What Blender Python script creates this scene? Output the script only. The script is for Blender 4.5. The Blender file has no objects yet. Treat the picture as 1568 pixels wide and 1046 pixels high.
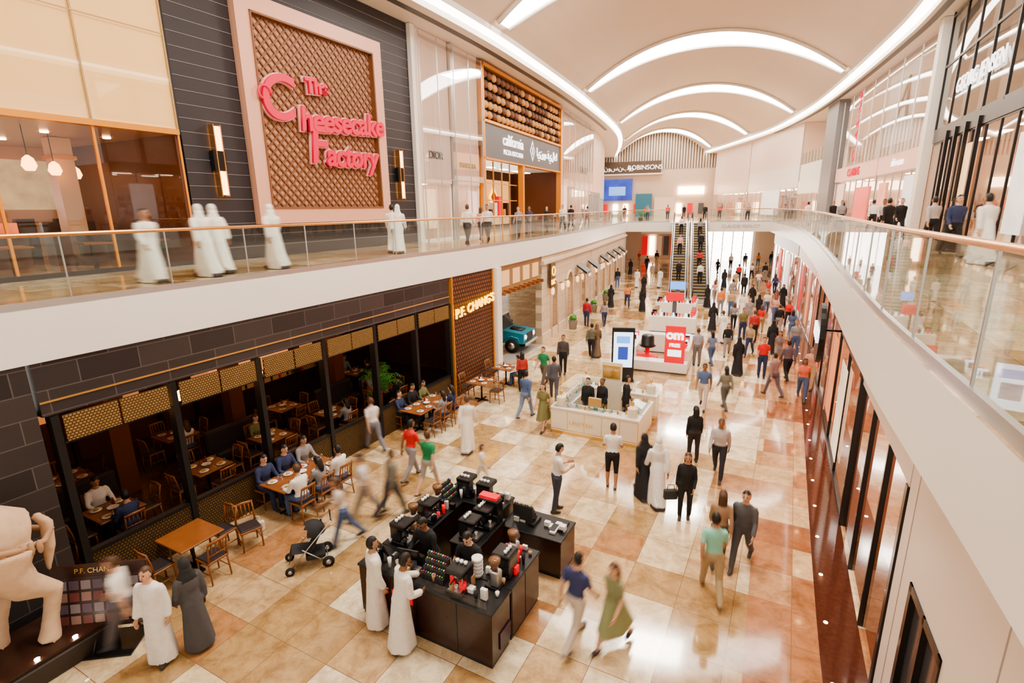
import bpy, math, random
from mathutils import Vector, Matrix
random.seed(7)
V=Vector
scene=bpy.context.scene
COL=scene.collection
# ------------------------------------------------------------------ camera
CAMH=7.1; PITCH=math.radians(14.24); YAW=math.radians(17.2); ROLL=math.radians(-.82)
cd=bpy.data.cameras.new('camera'); cam=bpy.data.objects.new('camera',cd); COL.objects.link(cam)
cd.sensor_width=36; cd.lens=36*800/1568; cd.clip_end=300; cd.clip_start=.05
cam.matrix_world=Matrix.Translation((0,0,CAMH))@Matrix.Rotation(YAW,4,'Z')@Matrix.Rotation(math.pi/2-PITCH,4,'X')@Matrix.Rotation(ROLL,4,'Z')
scene.camera=cam
def G(u,v,z=0.0):
    """survey of a floor position (photogrammetry on the horizontal plane z)"""
    dx=u-784; dy=v-523
    a=(dx-.0144*dy)/800; b=-(dy+.0144*dx)/800
    zz=b*math.cos(PITCH)-math.sin(PITCH); fw=math.cos(PITCH)+b*math.sin(PITCH)
    t=(CAMH-z)/-zz; r=a*t; f=fw*t
    return (r*math.cos(YAW)-f*math.sin(YAW), r*math.sin(YAW)+f*math.cos(YAW))
# ------------------------------------------------------------------ curves of the mall plan
def curve(nodes):
    n=len(nodes)
    def f(y):
        if y<=nodes[0][0]: i=0
        elif y>=nodes[-1][0]: i=n-2
        else:
            i=0
            while nodes[i+1][0]<y: i+=1
        def tan(k):
            a=max(k-1,0); b=min(k+1,n-1)
            return (nodes[b][1]-nodes[a][1])/(nodes[b][0]-nodes[a][0])
        y0,x0=nodes[i]; y1,x1=nodes[i+1]; h=y1-y0; t=(y-y0)/h
        if t<0: return x0+(y-y0)*tan(i)
        if t>1: return x1+(y-y1)*tan(i+1)
        return (2*t**3-3*t*t+1)*x0+(t**3-2*t*t+t)*h*tan(i)+(-2*t**3+3*t*t)*x1+(t**3-t*t)*h*tan(i+1)
    return f
L=curve([(-6,-12.33),(5.2,-10.2),(13.3,-8.66),(21,-7.2),(33,-5.9),(48,-5.1),(57,-4.7),(76,-4.5)])
LW=curve([(-6,-17.46),(5,-15.37),(14.7,-13.53),(24,-11.76),(30,-10.9),(44,-9.6),(62,-8.9),(75,-9.8),(92,-12.2)])
R=curve([(-6,.6),(3,1.97),(8.3,2.70),(19,4.6),(26,5.8),(39,7.6),(55,8.5),(76,9.9)])
RW=curve([(-6,5.2),(3,6.5),(8.3,7.3),(19,9.2),(26,10.5),(33,11.4),(51,12.2),(62,11.8),(71,10.6),(92,5.2)])
ZU=5.6; ZS=4.7; ZC=15.1; ZCW=15.08
# ------------------------------------------------------------------ materials
MATS={}
def M(name,col=(.8,.8,.8),rough=.5,metal=0,emit=0,ecol=None,noise=0.0,scale=6,bump=0,spec=.5):
    if name in MATS: return MATS[name]
    m=bpy.data.materials.new(name); m.use_nodes=True; nt=m.node_tree; p=nt.nodes['Principled BSDF']
    p.inputs['Base Color'].default_value=(*col,1); p.inputs['Roughness'].default_value=rough
    p.inputs['Metallic'].default_value=metal; p.inputs['Specular IOR Level'].default_value=spec
    if emit:
        p.inputs['Emission Color'].default_value=(*(ecol or col),1); p.inputs['Emission Strength'].default_value=emit
    if noise or bump:
        tc=nt.nodes.new('ShaderNodeTexCoord'); nz=nt.nodes.new('ShaderNodeTexNoise')
        nz.inputs['Scale'].default_value=scale; nz.inputs['Detail'].default_value=4
        nt.links.new(tc.outputs['Object'],nz.inputs['Vector'])
        if noise:
            mx=nt.nodes.new('ShaderNodeMix'); mx.data_type='RGBA'
            mx.inputs['A'].default_value=(*[c*(1-noise) for c in col],1); mx.inputs['B'].default_value=(*[min(1,c*(1+noise)) for c in col],1)
            nt.links.new(nz.outputs['Fac'],mx.inputs['Factor']); nt.links.new(mx.outputs['Result'],p.inputs['Base Color'])
            if emit and noise>.3: nt.links.new(mx.outputs['Result'],p.inputs['Emission Color'])
        if bump:
            b=nt.nodes.new('ShaderNodeBump'); b.inputs['Strength'].default_value=bump; b.inputs['Distance'].default_value=.02
            nt.links.new(nz.outputs['Fac'],b.inputs['Height']); nt.links.new(b.outputs['Normal'],p.inputs['Normal'])
    MATS[name]=m; return m
def glass(name,tint=(.93,.97,.96),refl=.85,base=.05,pw=3.0):
    """thin architectural glass: transparent, mirror-like toward grazing angles"""
    if name in MATS: return MATS[name]
    m=bpy.data.materials.new(name); m.use_nodes=True; nt=m.node_tree; nt.nodes.clear()
    o=nt.nodes.new('ShaderNodeOutputMaterial'); mix=nt.nodes.new('ShaderNodeMixShader'); t=nt.nodes.new('ShaderNodeBsdfTransparent')
    g=nt.nodes.new('ShaderNodeBsdfGlossy'); f=nt.nodes.new('ShaderNodeLayerWeight'); pw_=nt.nodes.new('ShaderNodeMath'); ma=nt.nodes.new('ShaderNodeMath')
    t.inputs[0].default_value=(*tint,1); g.inputs['Roughness'].default_value=.02; f.inputs[0].default_value=.5
    pw_.operation='POWER'; pw_.inputs[1].default_value=pw
    ma.operation='MULTIPLY_ADD'; ma.inputs[1].default_value=refl; ma.inputs[2].default_value=base; ma.use_clamp=True
    nt.links.new(f.outputs['Facing'],pw_.inputs[0]); nt.links.new(pw_.outputs[0],ma.inputs[0]); nt.links.new(ma.outputs[0],mix.inputs[0]); nt.links.new(t.outputs[0],mix.inputs[1])
    nt.links.new(g.outputs[0],mix.inputs[2]); nt.links.new(mix.outputs[0],o.inputs[0]); MATS[name]=m; return m
def marble(name,cols,cell=1.0,rough=.1,ang=10.8,grout=.012,coat=.3):
    m=bpy.data.materials.new(name); m.use_nodes=True; nt=m.node_tree; p=nt.nodes['Principled BSDF']; N=nt.nodes.new; K=nt.links.new
    ge=N('ShaderNodeNewGeometry'); rot=N('ShaderNodeVectorRotate'); rot.rotation_type='Z_AXIS'; rot.inputs['Angle'].default_value=math.radians(ang)
    K(ge.outputs['Position'],rot.inputs['Vector'])
    def cells(sx,sy,off):
        a=N('ShaderNodeVectorMath'); a.operation='MULTIPLY_ADD'; a.inputs[1].default_value=(sx,sy,0); a.inputs[2].default_value=off
        K(rot.outputs[0],a.inputs[0]); fl=N('ShaderNodeVectorMath'); fl.operation='FLOOR'; K(a.outputs[0],fl.inputs[0])
        w=N('ShaderNodeTexWhiteNoise'); w.noise_dimensions='3D'; K(fl.outputs[0],w.inputs['Vector']); return a,w
    a1,w1=cells(1/cell,1/cell,(.3,.1,0)); a3,w3=cells(.5/cell,.5/cell,(.15,.05,5))
    sel=N('ShaderNodeMath'); sel.operation='GREATER_THAN'; sel.inputs[1].default_value=.85; K(w3.outputs['Value'],sel.inputs[0])
    mv=N('ShaderNodeMix'); mv.data_type='FLOAT'; K(sel.outputs[0],mv.inputs['Factor']); K(w1.outputs['Value'],mv.inputs['A']); K(w3.outputs['Value'],mv.inputs['B'])
    cr=N('ShaderNodeValToRGB'); cr.color_ramp.interpolation='CONSTANT'
    n=len(cols)
    while len(cr.color_ramp.elements)<n: cr.color_ramp.elements.new(.5)
    for i,c in enumerate(cols): cr.color_ramp.elements[i].position=i/n; cr.color_ramp.elements[i].color=(*c,1)
    sc=N('ShaderNodeMath'); sc.operation='MULTIPLY'; sc.inputs[1].default_value=7.31; fr=N('ShaderNodeMath'); fr.operation='FRACT'
    K(mv.outputs['Result'],sc.inputs[0]); K(sc.outputs[0],fr.inputs[0]); K(fr.outputs[0],cr.inputs[0])
    nz=N('ShaderNodeTexNoise'); nz.inputs['Scale'].default_value=2.6; nz.inputs['Detail'].default_value=10; nz.inputs['Roughness'].default_value=.72; nz.inputs['Distortion'].default_value=.5
    K(ge.outputs['Position'],nz.inputs['Vector'])
    vr=N('ShaderNodeValToRGB'); vr.color_ramp.elements[0].position=.34; vr.color_ramp.elements[0].color=(.6,.52,.42,1); vr.color_ramp.elements[1].position=.6; vr.color_ramp.elements[1].color=(1.05,1.04,1.0,1)
    K(nz.outputs['Fac'],vr.inputs[0]); mu=N('ShaderNodeMix'); mu.data_type='RGBA'; mu.blend_type='MULTIPLY'; mu.inputs['Factor'].default_value=1
    K(cr.outputs[0],mu.inputs['A']); K(vr.outputs[0],mu.inputs['B'])
    f1=N('ShaderNodeVectorMath'); f1.operation='FRACTION'; K(a1.outputs[0],f1.inputs[0]); sx=N('ShaderNodeSeparateXYZ'); K(f1.outputs[0],sx.inputs[0])
    mn=N('ShaderNodeMath'); mn.operation='MINIMUM'; K(sx.outputs[0],mn.inputs[0]); K(sx.outputs[1],mn.inputs[1])
    lt=N('ShaderNodeMath'); lt.operation='LESS_THAN'; lt.inputs[1].default_value=grout; K(mn.outputs[0],lt.inputs[0])
    g=N('ShaderNodeMix'); g.data_type='RGBA'; g.inputs['B'].default_value=(.25,.15,.08,1); K(lt.outputs[0],g.inputs['Factor']); K(mu.outputs['Result'],g.inputs['A'])
    K(g.outputs['Result'],p.inputs['Base Color']); p.inputs['Roughness'].default_value=rough; p.inputs['Specular IOR Level'].default_value=.7
    p.inputs['Coat Weight'].default_value=coat; p.inputs['Coat Roughness'].default_value=.04
    MATS[name]=m; return m
def brickmat(name,c1,c2,mortar,w=.9,h=.3,rough=.4,msize=.012):
    m=bpy.data.materials.new(name); m.use_nodes=True; nt=m.node_tree; p=nt.nodes['Principled BSDF']; N=nt.nodes.new; K=nt.links.new
    tc=N('ShaderNodeTexCoord'); s=N('ShaderNodeSeparateXYZ'); c=N('ShaderNodeCombineXYZ'); b=N('ShaderNodeTexBrick')
    K(tc.outputs['Object'],s.inputs[0]); K(s.outputs[0],c.inputs[0]); K(s.outputs[2],c.inputs[1]); K(c.outputs[0],b.inputs['Vector'])
    b.inputs['Color1'].default_value=(*c1,1); b.inputs['Color2'].default_value=(*c2,1); b.inputs['Mortar'].default_value=(*mortar,1)
    b.inputs['Scale'].default_value=1; b.inputs['Brick Width'].default_value=w; b.inputs['Row Height'].default_value=h; b.inputs['Mortar Size'].default_value=msize
    K(b.outputs['Color'],p.inputs['Base Color']); p.inputs['Roughness'].default_value=rough; MATS[name]=m; return m

CREAM=(.8,.66,.45); TAN=(.5,.33,.16); ORG=(.5,.27,.13); BEI=(.64,.46,.27); PALE=(.86,.76,.58)
mFloor=marble('floor_marble',[CREAM,TAN,BEI,PALE,ORG,BEI,CREAM,TAN,BEI,PALE],cell=.95,rough=.1)
mFloorR=marble('red_marble',[(.5,.24,.12),(.6,.36,.2),(.42,.17,.08),(.7,.5,.3)],cell=.95,rough=.1)
mFloorU=marble('upper_marble',[BEI,CREAM,TAN,CREAM],cell=1.2,rough=.15)
mWhite=M('white_paint',(.88,.84,.78),.3,noise=.03,scale=1); mSoff=M('soffit_white',(.84,.77,.7),.6); mWallP=M('wall_peach_white',(.8,.7,.61),.4)
mVault=M('vault_plaster',(.74,.63,.54),.6,noise=.03,scale=.5)
mLight=M('skylight_glow',(1,1,1),.5,emit=9,ecol=(1,.94,.86)); mCove=M('cove_glow',(1,1,1),.5,emit=7,ecol=(1,.91,.8))
mWarm=M('warm_lightpanel',(1,.9,.8),.5,emit=9,ecol=(1,.72,.48)); mWarm2=M('shop_lightpanel',(1,.9,.8),.5,emit=20,ecol=(1,.8,.64))
mDay=M('daylight_pane',(1,1,1),.5,emit=7,ecol=(1,.95,.88))
mGlass=glass('rail_glass',(.84,.93,.9),.75,.08,2.5); mGlassS=glass('shop_glass',(.98,.94,.9),.8,.08,2.5); mGlassE=glass('clear_glass',(.95,.97,.98),.5,.04)
mBrass=M('brass',(.8,.45,.2),.25,.9); mGold=M('gold_trim',(.85,.55,.18),.3,.8); mSteel=M('steel',(.6,.6,.6),.3,.9); mBlackM=M('black_metal',(.012,.012,.013),.45,.0)
mCopper=M('copper_orange',(.8,.34,.06),.35,.4); mDark=M('charcoal',(.035,.03,.035),.45); mWood=M('table_wood',(.28,.1,.032),.35,noise=.3,scale=5)
mWoodD=M('dark_wood',(.05,.02,.012),.35,noise=.3,scale=4); mRedBr=M('redbrown_wall',(.12,.04,.02),.5,noise=.2)
mStone=brickmat('sandstone',(.62,.49,.36),(.68,.55,.41),(.42,.33,.24),.9,.42,.7)
mTile=brickmat('charcoal_tile',(.03,.026,.028),(.06,.05,.05),(.12,.105,.1),1.0,.42,.32,.01)
mWeave=brickmat('woven_gold',(.36,.21,.06),(.46,.28,.09),(.09,.045,.012),.06,.05,.6,.012)
mWeaveD=brickmat('woven_bronze',(.14,.08,.024),(.2,.115,.035),(.03,.016,.006),.06,.06,.6,.012)
mLattice=brickmat('lattice_copper',(.2,.065,.026),(.26,.09,.035),(.04,.014,.006),.16,.16,.5,.035)
mKWood=M('kiosk_wood',(.04,.014,.009),.22,noise=.3,scale=3)
mGrey=M('grey_panel',(.12,.12,.13),.4); mPink=M('pink_copper',(.76,.42,.31),.4,.1); mPinkB=M('pink_back',(.62,.35,.23),.55)
mBrown=M('lattice_brown',(.24,.1,.045),.45); mRed=M('poster_red',(.75,.02,.03),.4,emit=.5,ecol=(.8,.02,.03)); mLetter=M('letter_red',(.7,.02,.07),.45,emit=.25,ecol=(.85,.02,.08))
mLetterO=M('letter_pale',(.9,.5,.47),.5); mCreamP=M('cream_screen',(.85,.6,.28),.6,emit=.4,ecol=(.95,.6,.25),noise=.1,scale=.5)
mBlue=M('screen_blue',(.1,.3,.8),.3,emit=1.6,ecol=(.12,.3,.8)); mScreen=M('screen_pale',(.6,.8,1),.3,emit=2.0,ecol=(.55,.72,.95)); mScrD=M('screen_dark',(.03,.05,.12),.2)
mYel=M('neon_yellow',(1,.65,.05),.4,emit=3.2,ecol=(1,.5,.02)); mTextW=M('text_white',(.95,.95,.95),.4,emit=1.5,ecol=(1,1,1)); mBlk=M('black_plastic',(.012,.012,.013),.3)
mCeram=M('ceramic',(.9,.88,.85),.2); mLamp=M('lamp_orange',(1,.6,.25),.5,emit=7,ecol=(1,.42,.12)); mMural=M('mural_red',(.8,.15,.06),.6,emit=1.6,ecol=(.9,.16,.05),noise=.6,scale=1.5)
mLampB=M('lamp_bright',(1,.7,.4),.5,emit=20,ecol=(1,.6,.3))
mPlantG=M('leaf_green',(.08,.28,.05),.5,noise=.3); mTerra=M('clay',(.66,.46,.31),.8,noise=.25,scale=7,bump=.5); mCarBlue=M('car_blue',(.03,.28,.42),.25,.2); mTire=M('tyre',(.02,.02,.02),.8)
mPearl=M('pearl_wall',(.84,.68,.59),.35,noise=.04,scale=.7,emit=.08,ecol=(1,.75,.6)); mLeather=M('leather_dark',(.04,.03,.032),.5)
# ------------------------------------------------------------------ mesh builder
class MB:
    def __init__(s): s.v=[]; s.f=[]; s.mi=[]; s.sm=[]; s.ml=[]; s.M=Matrix.Identity(4)
    def mat(s,m):
        if m not in s.ml: s.ml.append(m)
        return s.ml.index(m)
    def add(s,vs,fs,m,smooth=False):
        o=len(s.v); T=s.M
        s.v+= [T@V(p) for p in vs]; k=s.mat(m)
        for f in fs: s.f.append([i+o for i in f]); s.mi.append(k); s.sm.append(smooth)
    def box(s,x0,x1,y0,y1,z0,z1,m,bev=0):
        vs=[(x0,y0,z0),(x1,y0,z0),(x1,y1,z0),(x0,y1,z0),(x0,y0,z1),(x1,y0,z1),(x1,y1,z1),(x0,y1,z1)]
        if bev:
            b=bev; vs=[]
            for z,k in((z0,b),(z0+b,0),(z1-b,0),(z1,b)):
                for (x,y) in((x0+b,y0+k),(x1-b,y0+k),(x1-k,y0+b),(x1-k,y1-b),(x1-b,y1-k),(x0+b,y1-k),(x0+k,y1-b),(x0+k,y0+b)): vs.append((x,y,z))
            fs=[list(range(7,-1,-1)),list(range(24,32))]
            for r in range(3):
                for i in range(8): j=(i+1)%8; fs.append([r*8+i,r*8+j,r*8+8+j,r*8+8+i])
            s.add(vs,fs,m); return
        s.add(vs,[(3,2,1,0),(4,5,6,7),(0,1,5,4),(1,2,6,5),(2,3,7,6),(3,0,4,7)],m)
    def pane(s,x0,x1,y,z0,z1,m): s.add([(x0,y,z0),(x1,y,z0),(x1,y,z1),(x0,y,z1)],[(0,1,2,3)],m)
    def cbox(s,c,d,m,rz=0,bev=0):
        o=s.M; s.M=o@Matrix.Translation(c)@Matrix.Rotation(rz,4,'Z'); s.box(-d[0]/2,d[0]/2,-d[1]/2,d[1]/2,-d[2]/2,d[2]/2,m,bev); s.M=o
    def poly(s,pts,m): s.add(pts,[list(range(len(pts)))],m)
    def loft(s,rings,m,caps=True,smooth=True):
        n=len(rings[0]); vs=[p for r in rings for p in r]; fs=[]
        for k in range(len(rings)-1):
            for i in range(n): j=(i+1)%n; fs.append([k*n+i,k*n+j,k*n+n+j,k*n+n+i])
        if caps: fs.append(list(range(n-1,-1,-1))); fs.append([(len(rings)-1)*n+i for i in range(n)])
        s.add(vs,fs,m,smooth)
    def tube(s,pts,rad,m,seg=8,smooth=True,caps=True):
        pts=[V(p) for p in pts]; rings=[]
        if not hasattr(rad,'__len__'): rad=[rad]*len(pts)
        ref=None
        for i,p in enumerate(pts):
            d=(pts[min(i+1,len(pts)-1)]-pts[max(i-1,0)]).normalized()
            if ref is None: ref=V((1,0,0)) if abs(d.x)<.8 else V((0,1,0))
            a=(ref-d*ref.dot(d)).normalized(); b=d.cross(a); ref=a; r=rad[i]
            rx,ry=(r if hasattr(r,'__len__') else (r,r))
            rings.append([p+a*(rx*math.cos(2*math.pi*k/seg))+b*(ry*math.sin(2*math.pi*k/seg)) for k in range(seg)])
        s.loft(rings,m,caps,smooth)
    def sph(s,c,r,m,n=10,k=7,keep=None):
        if not hasattr(r,'__len__'): r=(r,r,r)
        vs=[];fs=[]
        for j in range(k+1):
            t=math.pi*j/k
            for i in range(n):
                p=2*math.pi*i/n; vs.append((c[0]+r[0]*math.sin(t)*math.cos(p),c[1]+r[1]*math.sin(t)*math.sin(p),c[2]+r[2]*math.cos(t)))
        for j in range(k):
            for i in range(n):
                q=[j*n+i,(j+1)*n+i,(j+1)*n+(i+1)%n,j*n+(i+1)%n]
                if keep:
                    cc=sum((V(vs[a]) for a in q),V((0,0,0)))/4-V(c)
                    if not keep(cc): continue
                fs.append(q)
        s.add(vs,fs,m,True)
    def lathe(s,c,prof,m,seg=16,smooth=True):
        s.loft([[ (c[0]+r*math.cos(2*math.pi*k/seg),c[1]+r*math.sin(2*math.pi*k/seg),c[2]+z) for k in range(seg)] for r,z in prof],m,True,smooth)
    def sweep(s,ys,sec,mats,smooth=False):
        rows=[sec(y) for y in ys]; n=len(rows[0])
        for k in range(n-1):
            if mats[k] is None: continue
            vs=[];fs=[]
            for i,y in enumerate(ys): vs+= [(rows[i][k][0],y,rows[i][k][1]),(rows[i][k+1][0],y,rows[i][k+1][1])]
            for i in range(len(ys)-1): fs.append((2*i,2*i+1,2*i+3,2*i+2))
            s.add(vs,fs,mats[k],smooth)
    def mesh(s,name):
        me=bpy.data.meshes.new(name); me.from_pydata([tuple(p) for p in s.v],[],s.f)
        for m in s.ml: me.materials.append(m)
        me.polygons.foreach_set('material_index',s.mi); me.polygons.foreach_set('use_smooth',s.sm); me.update(); return me
    def build(s,name,mw=None,parent=None):
        ob=bpy.data.objects.new(name,s.mesh(name)); COL.objects.link(ob)
        if parent: ob.parent=parent
        if mw is not None: ob.matrix_world=mw
        return ob
def inst(name,me,mw):
    ob=bpy.data.objects.new(name,me); COL.objects.link(ob); ob.matrix_world=mw; return ob
def T(x,y,z=0,rz=0,s=1): return Matrix.Translation((x,y,z))@Matrix.Rotation(math.radians(rz),4,'Z')@Matrix.Scale(s,4)
def frame(c,s,e,z=0,off=0):
    A=V((c(s),s,z)); B=V((c(e),e,z)); X=(B-A).normalized(); Y=V((0,0,1)).cross(X); A=A+Y*off
    m=Matrix(((X.x,Y.x,0,A.x),(X.y,Y.y,0,A.y),(0,0,1,A.z),(0,0,0,1))); return m,(B-(A-Y*off)).length
def text(name,body,size,mw,mat,ext=.02,parent=None,shear=0,bold=0,align='CENTER',sp=1):
    c=bpy.data.curves.new(name,'FONT'); c.body=body; c.size=size; c.extrude=ext; c.align_x=align; c.align_y='CENTER'; c.shear=shear; c.offset=bold; c.space_character=sp
    c.materials.append(mat); o=bpy.data.objects.new(name,c); COL.objects.link(o)
    if parent: o.parent=parent; o.matrix_parent_inverse=parent.matrix_world.inverted()
    o.matrix_world=mw; return o
def tf(F,x,y,z): return F@Matrix.Translation((x,y,z))@Matrix.Rotation(math.pi/2,4,'X')
def fr(a,b,st):
    n=max(1,round((b-a)/st)); return [a+(b-a)*i/n for i in range(n+1)]

# ------------------------------------------------------------------ shell
b=MB(); b.poly([(-24,-6,0),(22,-6,0),(22,77,0),(-24,77,0)],mFloor); b.build('floor')
b=MB(); b.sweep(fr(-6,56,1),lambda y:[(R(y)-1.15,.004),(R(y)-.02,.004)],[mFloorR]); b.build('floor_border_marble')
b=MB(); b.sweep(fr(-6,56,1),lambda y:[(R(y)-.02,.006),(R(y)+.62,.006)],[M('dark_granite',(.1,.035,.022),.08,noise=.4,scale=12)])
for i in range(22):
    y=6.2+i*1.35; b.lathe((R(y)+.12,y,.007),[(.035,0),(.035,.006)],mWarm2,8)
b.build('floor_border_granite')
ys=fr(-6,57,1)
b=MB(); b.sweep(ys,lambda y:[(L(y),ZU),(L(y),ZS),(LW(y)-8,ZS),(LW(y)-8,ZU),(L(y),ZU)],[mWhite,mSoff,mSoff,mFloorU]); b.build('floor_upper_west')
b=MB(); b.sweep(ys,lambda y:[(R(y),ZU),(R(y),ZS),(RW(y)+8,ZS),(RW(y)+8,ZU),(R(y),ZU)],[mWhite,mSoff,mSoff,mFloorU]); b.build('floor_upper_east')
b=MB(); b.box(-24,24,57,98,ZS,ZU,mFloorU); b.box(L(55)-.2,R(55)+.2,55,57.02,ZS,ZU-.002,mWhite); b.build('floor_upper_north')
b=MB(); b.box(L(-3)-.2,R(-3)+.3,-5.5,-.6,ZS,ZU,mWhite); b.build('footbridge')
# ceiling
VL=lambda y:LW(y)+2.35
VR=lambda y:RW(y)-1.5
def vz(u): return 15.55+3.0*(1-abs(2*u-1)**2.1)
def sec(y):
    p=[(LW(y)-9,ZC),(VL(y)-.5,ZC),(VL(y)-.5,ZC+.25),(VL(y),ZC+.3),(VL(y),ZC+.55)]
    for i in range(1,24): u=i/24; p.append((VL(y)+(VR(y)-VL(y))*u,vz(u)))
    p+=[(VR(y),ZC+.55),(VR(y),ZC+.3),(VR(y)+.5,ZC+.25),(VR(y)+.5,ZC),(RW(y)+9,ZC)]; return p
b=MB(); b.sweep(fr(-6,94,1),sec,[mSoff,mWhite,mCove,mWhite]+[mVault]*24+[mWhite,mCove,mWhite,mSoff])
b.build('ceiling')
b=MB()
for yc in(11,27,43,59.5,75,88.5):
    vs=[];fs=[];n=30
    for i in range(n+1):
        u=.02+.96*i/n; w=.5+1.35*math.sin(math.pi*u); z=vz(u)-.06
        for y in(yc-w,yc+w): vs.append((VL(y)+(VR(y)-VL(y))*u,y,z))
    for i in range(n): fs.append((2*i,2*i+1,2*i+3,2*i+2))
    b.add(vs,fs,mLight)
    for k in(0,1):
        b.tube([V(vs[2*i+k])-V((0,0,.04)) for i in range(n+1)],.12,mWhite,6)
b.build('skylight_arches')
b=MB(); b.sweep(fr(6,60,1),lambda y:[(LW(y)+1.0,ZC-.01),(LW(y)+1.35,ZC-.01)],[mGrey]); b.sweep(fr(6,70,1),lambda y:[(RW(y)-.8,ZC-.01),(RW(y)-.5,ZC-.01)],[mGrey])
b.build('ceiling_vents')
# ------------------------------------------------------------------ railings
def railing(name,c,y0,y1,o):
    b=MB(); ysr=fr(y0,y1,.5)
    b.sweep(ysr,lambda y:[(c(y)+o,ZU+.05),(c(y)+o,6.76)],[mGlass]); 
    b.sweep(ysr,lambda y:[(c(y)+o-.03,ZU),(c(y)+o-.03,ZU+.12),(c(y)+o+.03,ZU+.12),(c(y)+o+.03,ZU)],[mSteel]*3)
    b.tube([(c(y)+o,y,6.79) for y in ysr],.035,mBrass,8)
    y=y0
    while y<y1: b.cbox((c(y)+o,y,6.2),(.022,.02,1.15),mSteel); y+=1.7
    b.build(name)
railing('glass_railing',L,-.4,55,-.06); railing('glass_railing',R,-.4,55,.06)
b=MB()
for xa,xb in((L(55),-.55),(3.1,R(55))):
    b.pane(xa,xb,55.06,ZU+.05,6.76,mGlass); b.box(xa,xb,55.03,55.09,ZU,ZU+.12,mSteel); b.tube([(xa,55.06,6.79),(xb,55.06,6.79)],.035,mBrass)
b.build('glass_railing')
b=MB(); b.pane(L(-1),R(-1),-.65,ZU+.05,6.6,mGlass); b.tube([(L(-1),-.65,6.62),(R(-1),-.65,6.62)],.03,mBrass); b.build('glass_railing')
F=T(5.9,54.98,5.18); text('bridge_lettering','CLAUDIE PIERLOT',.42,tf(F,0,0,0),M('letter_grey',(.4,.37,.35),.4),.01)

# ------------------------------------------------------------------ generic storefront
def store(name,c,s,e,z0,z1,depth=3.5,wall=None,light=None,header=1.2,hmat=None,sign=None,ssize=.5,smat=None,mull=1.6,fmat=None,prod=None,off=0,gl=None,ztop=None,shelves=True,posters=()):
    Fm,W=frame(c,s,e,0,off); b=MB(); wall=wall or mPearl; light=light or mWarm2; fmat=fmat or mSteel; gl=gl or mGlassS; hmat=hmat or mWhite
    ztop=ztop or z1; zg=z1-header; m_=M('shop_floor',(.7,.52,.38),.2)
    b.box(0,W,depth,depth+.1,z0,ztop,wall); b.box(0,.12,0,depth,z0,ztop,wall); b.box(W-.12,W,0,depth,z0,ztop,wall); b.box(.12,W-.12,.1,depth,zg+.02,zg+.1,mSoff)
    b.box(.12,W-.12,.1,depth,z0+.005,z0+.012,m_)
    n=max(1,int(W/2.2))
    for i in range(n):
        x=(i+.5)*W/n; b.box(x-.5,x+.5,depth*.3,depth*.3+.3,zg-.02,zg+.02,light); b.box(x-.5,x+.5,depth*.75,depth*.75+.25,zg-.02,zg+.02,light)
    if header: b.box(0,W,-.06,.08,zg,z1,hmat)
    if ztop>z1: b.box(0,W,-.04,.1,z1,ztop,mPearl)
    n=max(1,round(W/mull))
    for i in range(n+1):
        x=i*W/n; b.box(max(0,x-.03),min(W,x+.03),-.02,.05,z0,zg,fmat)
    b.box(0,W,-.02,.05,z0,z0+.1,fmat); b.box(0,W,-.02,.05,zg-.06,zg,fmat)
    b.pane(0,W,.015,z0+.1,zg-.06,gl)
    cols=prod or [(.8,.3,.25),(.9,.75,.6),(.3,.2,.2),(.85,.85,.85),(.75,.5,.3)]
    pm=[M('prod_%d_%d_%d'%tuple(int(k*99) for k in q),q,.4) for q in cols]
    if shelves:
        for k in range(4):
            z=z0+.5+k*.62
            if z>zg-.4: break
            b.box(.2,W-.2,depth-.4,depth-.02,z,z+.04,mCeram)
            x=.4
            while x<W-.5:
                w=random.uniform(.12,.35); h=random.uniform(.15,.45); b.box(x,x+w,depth-.34,depth-.08,z+.04,z+.04+h,random.choice(pm)); x+=w+random.uniform(.05,.35)
        x=1.0
        while x<W-1:
            b.box(x-.4,x+.4,.7,1.3,z0+.82,z0+.9,mCeram); b.box(x-.35,x+.35,.75,1.25,z0,z0+.82,random.choice(pm))
            for q in range(4): b.box(x-.3+q*.17,x-.2+q*.17,.85,1.0,z0+.9,z0+.9+random.uniform(.12,.35),random.choice(pm))
            b.lathe((x+.05,1.1,z0+.9),[(.07,0),(.03,.05),(.03,.2),(.11,.24),(.09,.4),(.14,.55),(.12,.66),(.05,.7),(.05,.76),(.08,.85),(.05,.95),(.01,.97)],random.choice(pm),8); x+=2.6
    for (xa,xb,za,zb,pmx) in posters: b.box(xa*W,xb*W,-.05,-.03,za,zb,pmx)
    o=b.build(name,Fm)
    if sign: text('sign_lettering',sign,ssize,tf(Fm,W/2,-.09,(zg+z1)/2),smat or M('letter_dark',(.08,.06,.05),.4),.02,parent=o)
    return o,Fm,W
def poster(n,c=(.9,.8,.7),e=.5): return M(n,c,.35,emit=e,ecol=c,noise=.35,scale=1.2)
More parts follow.
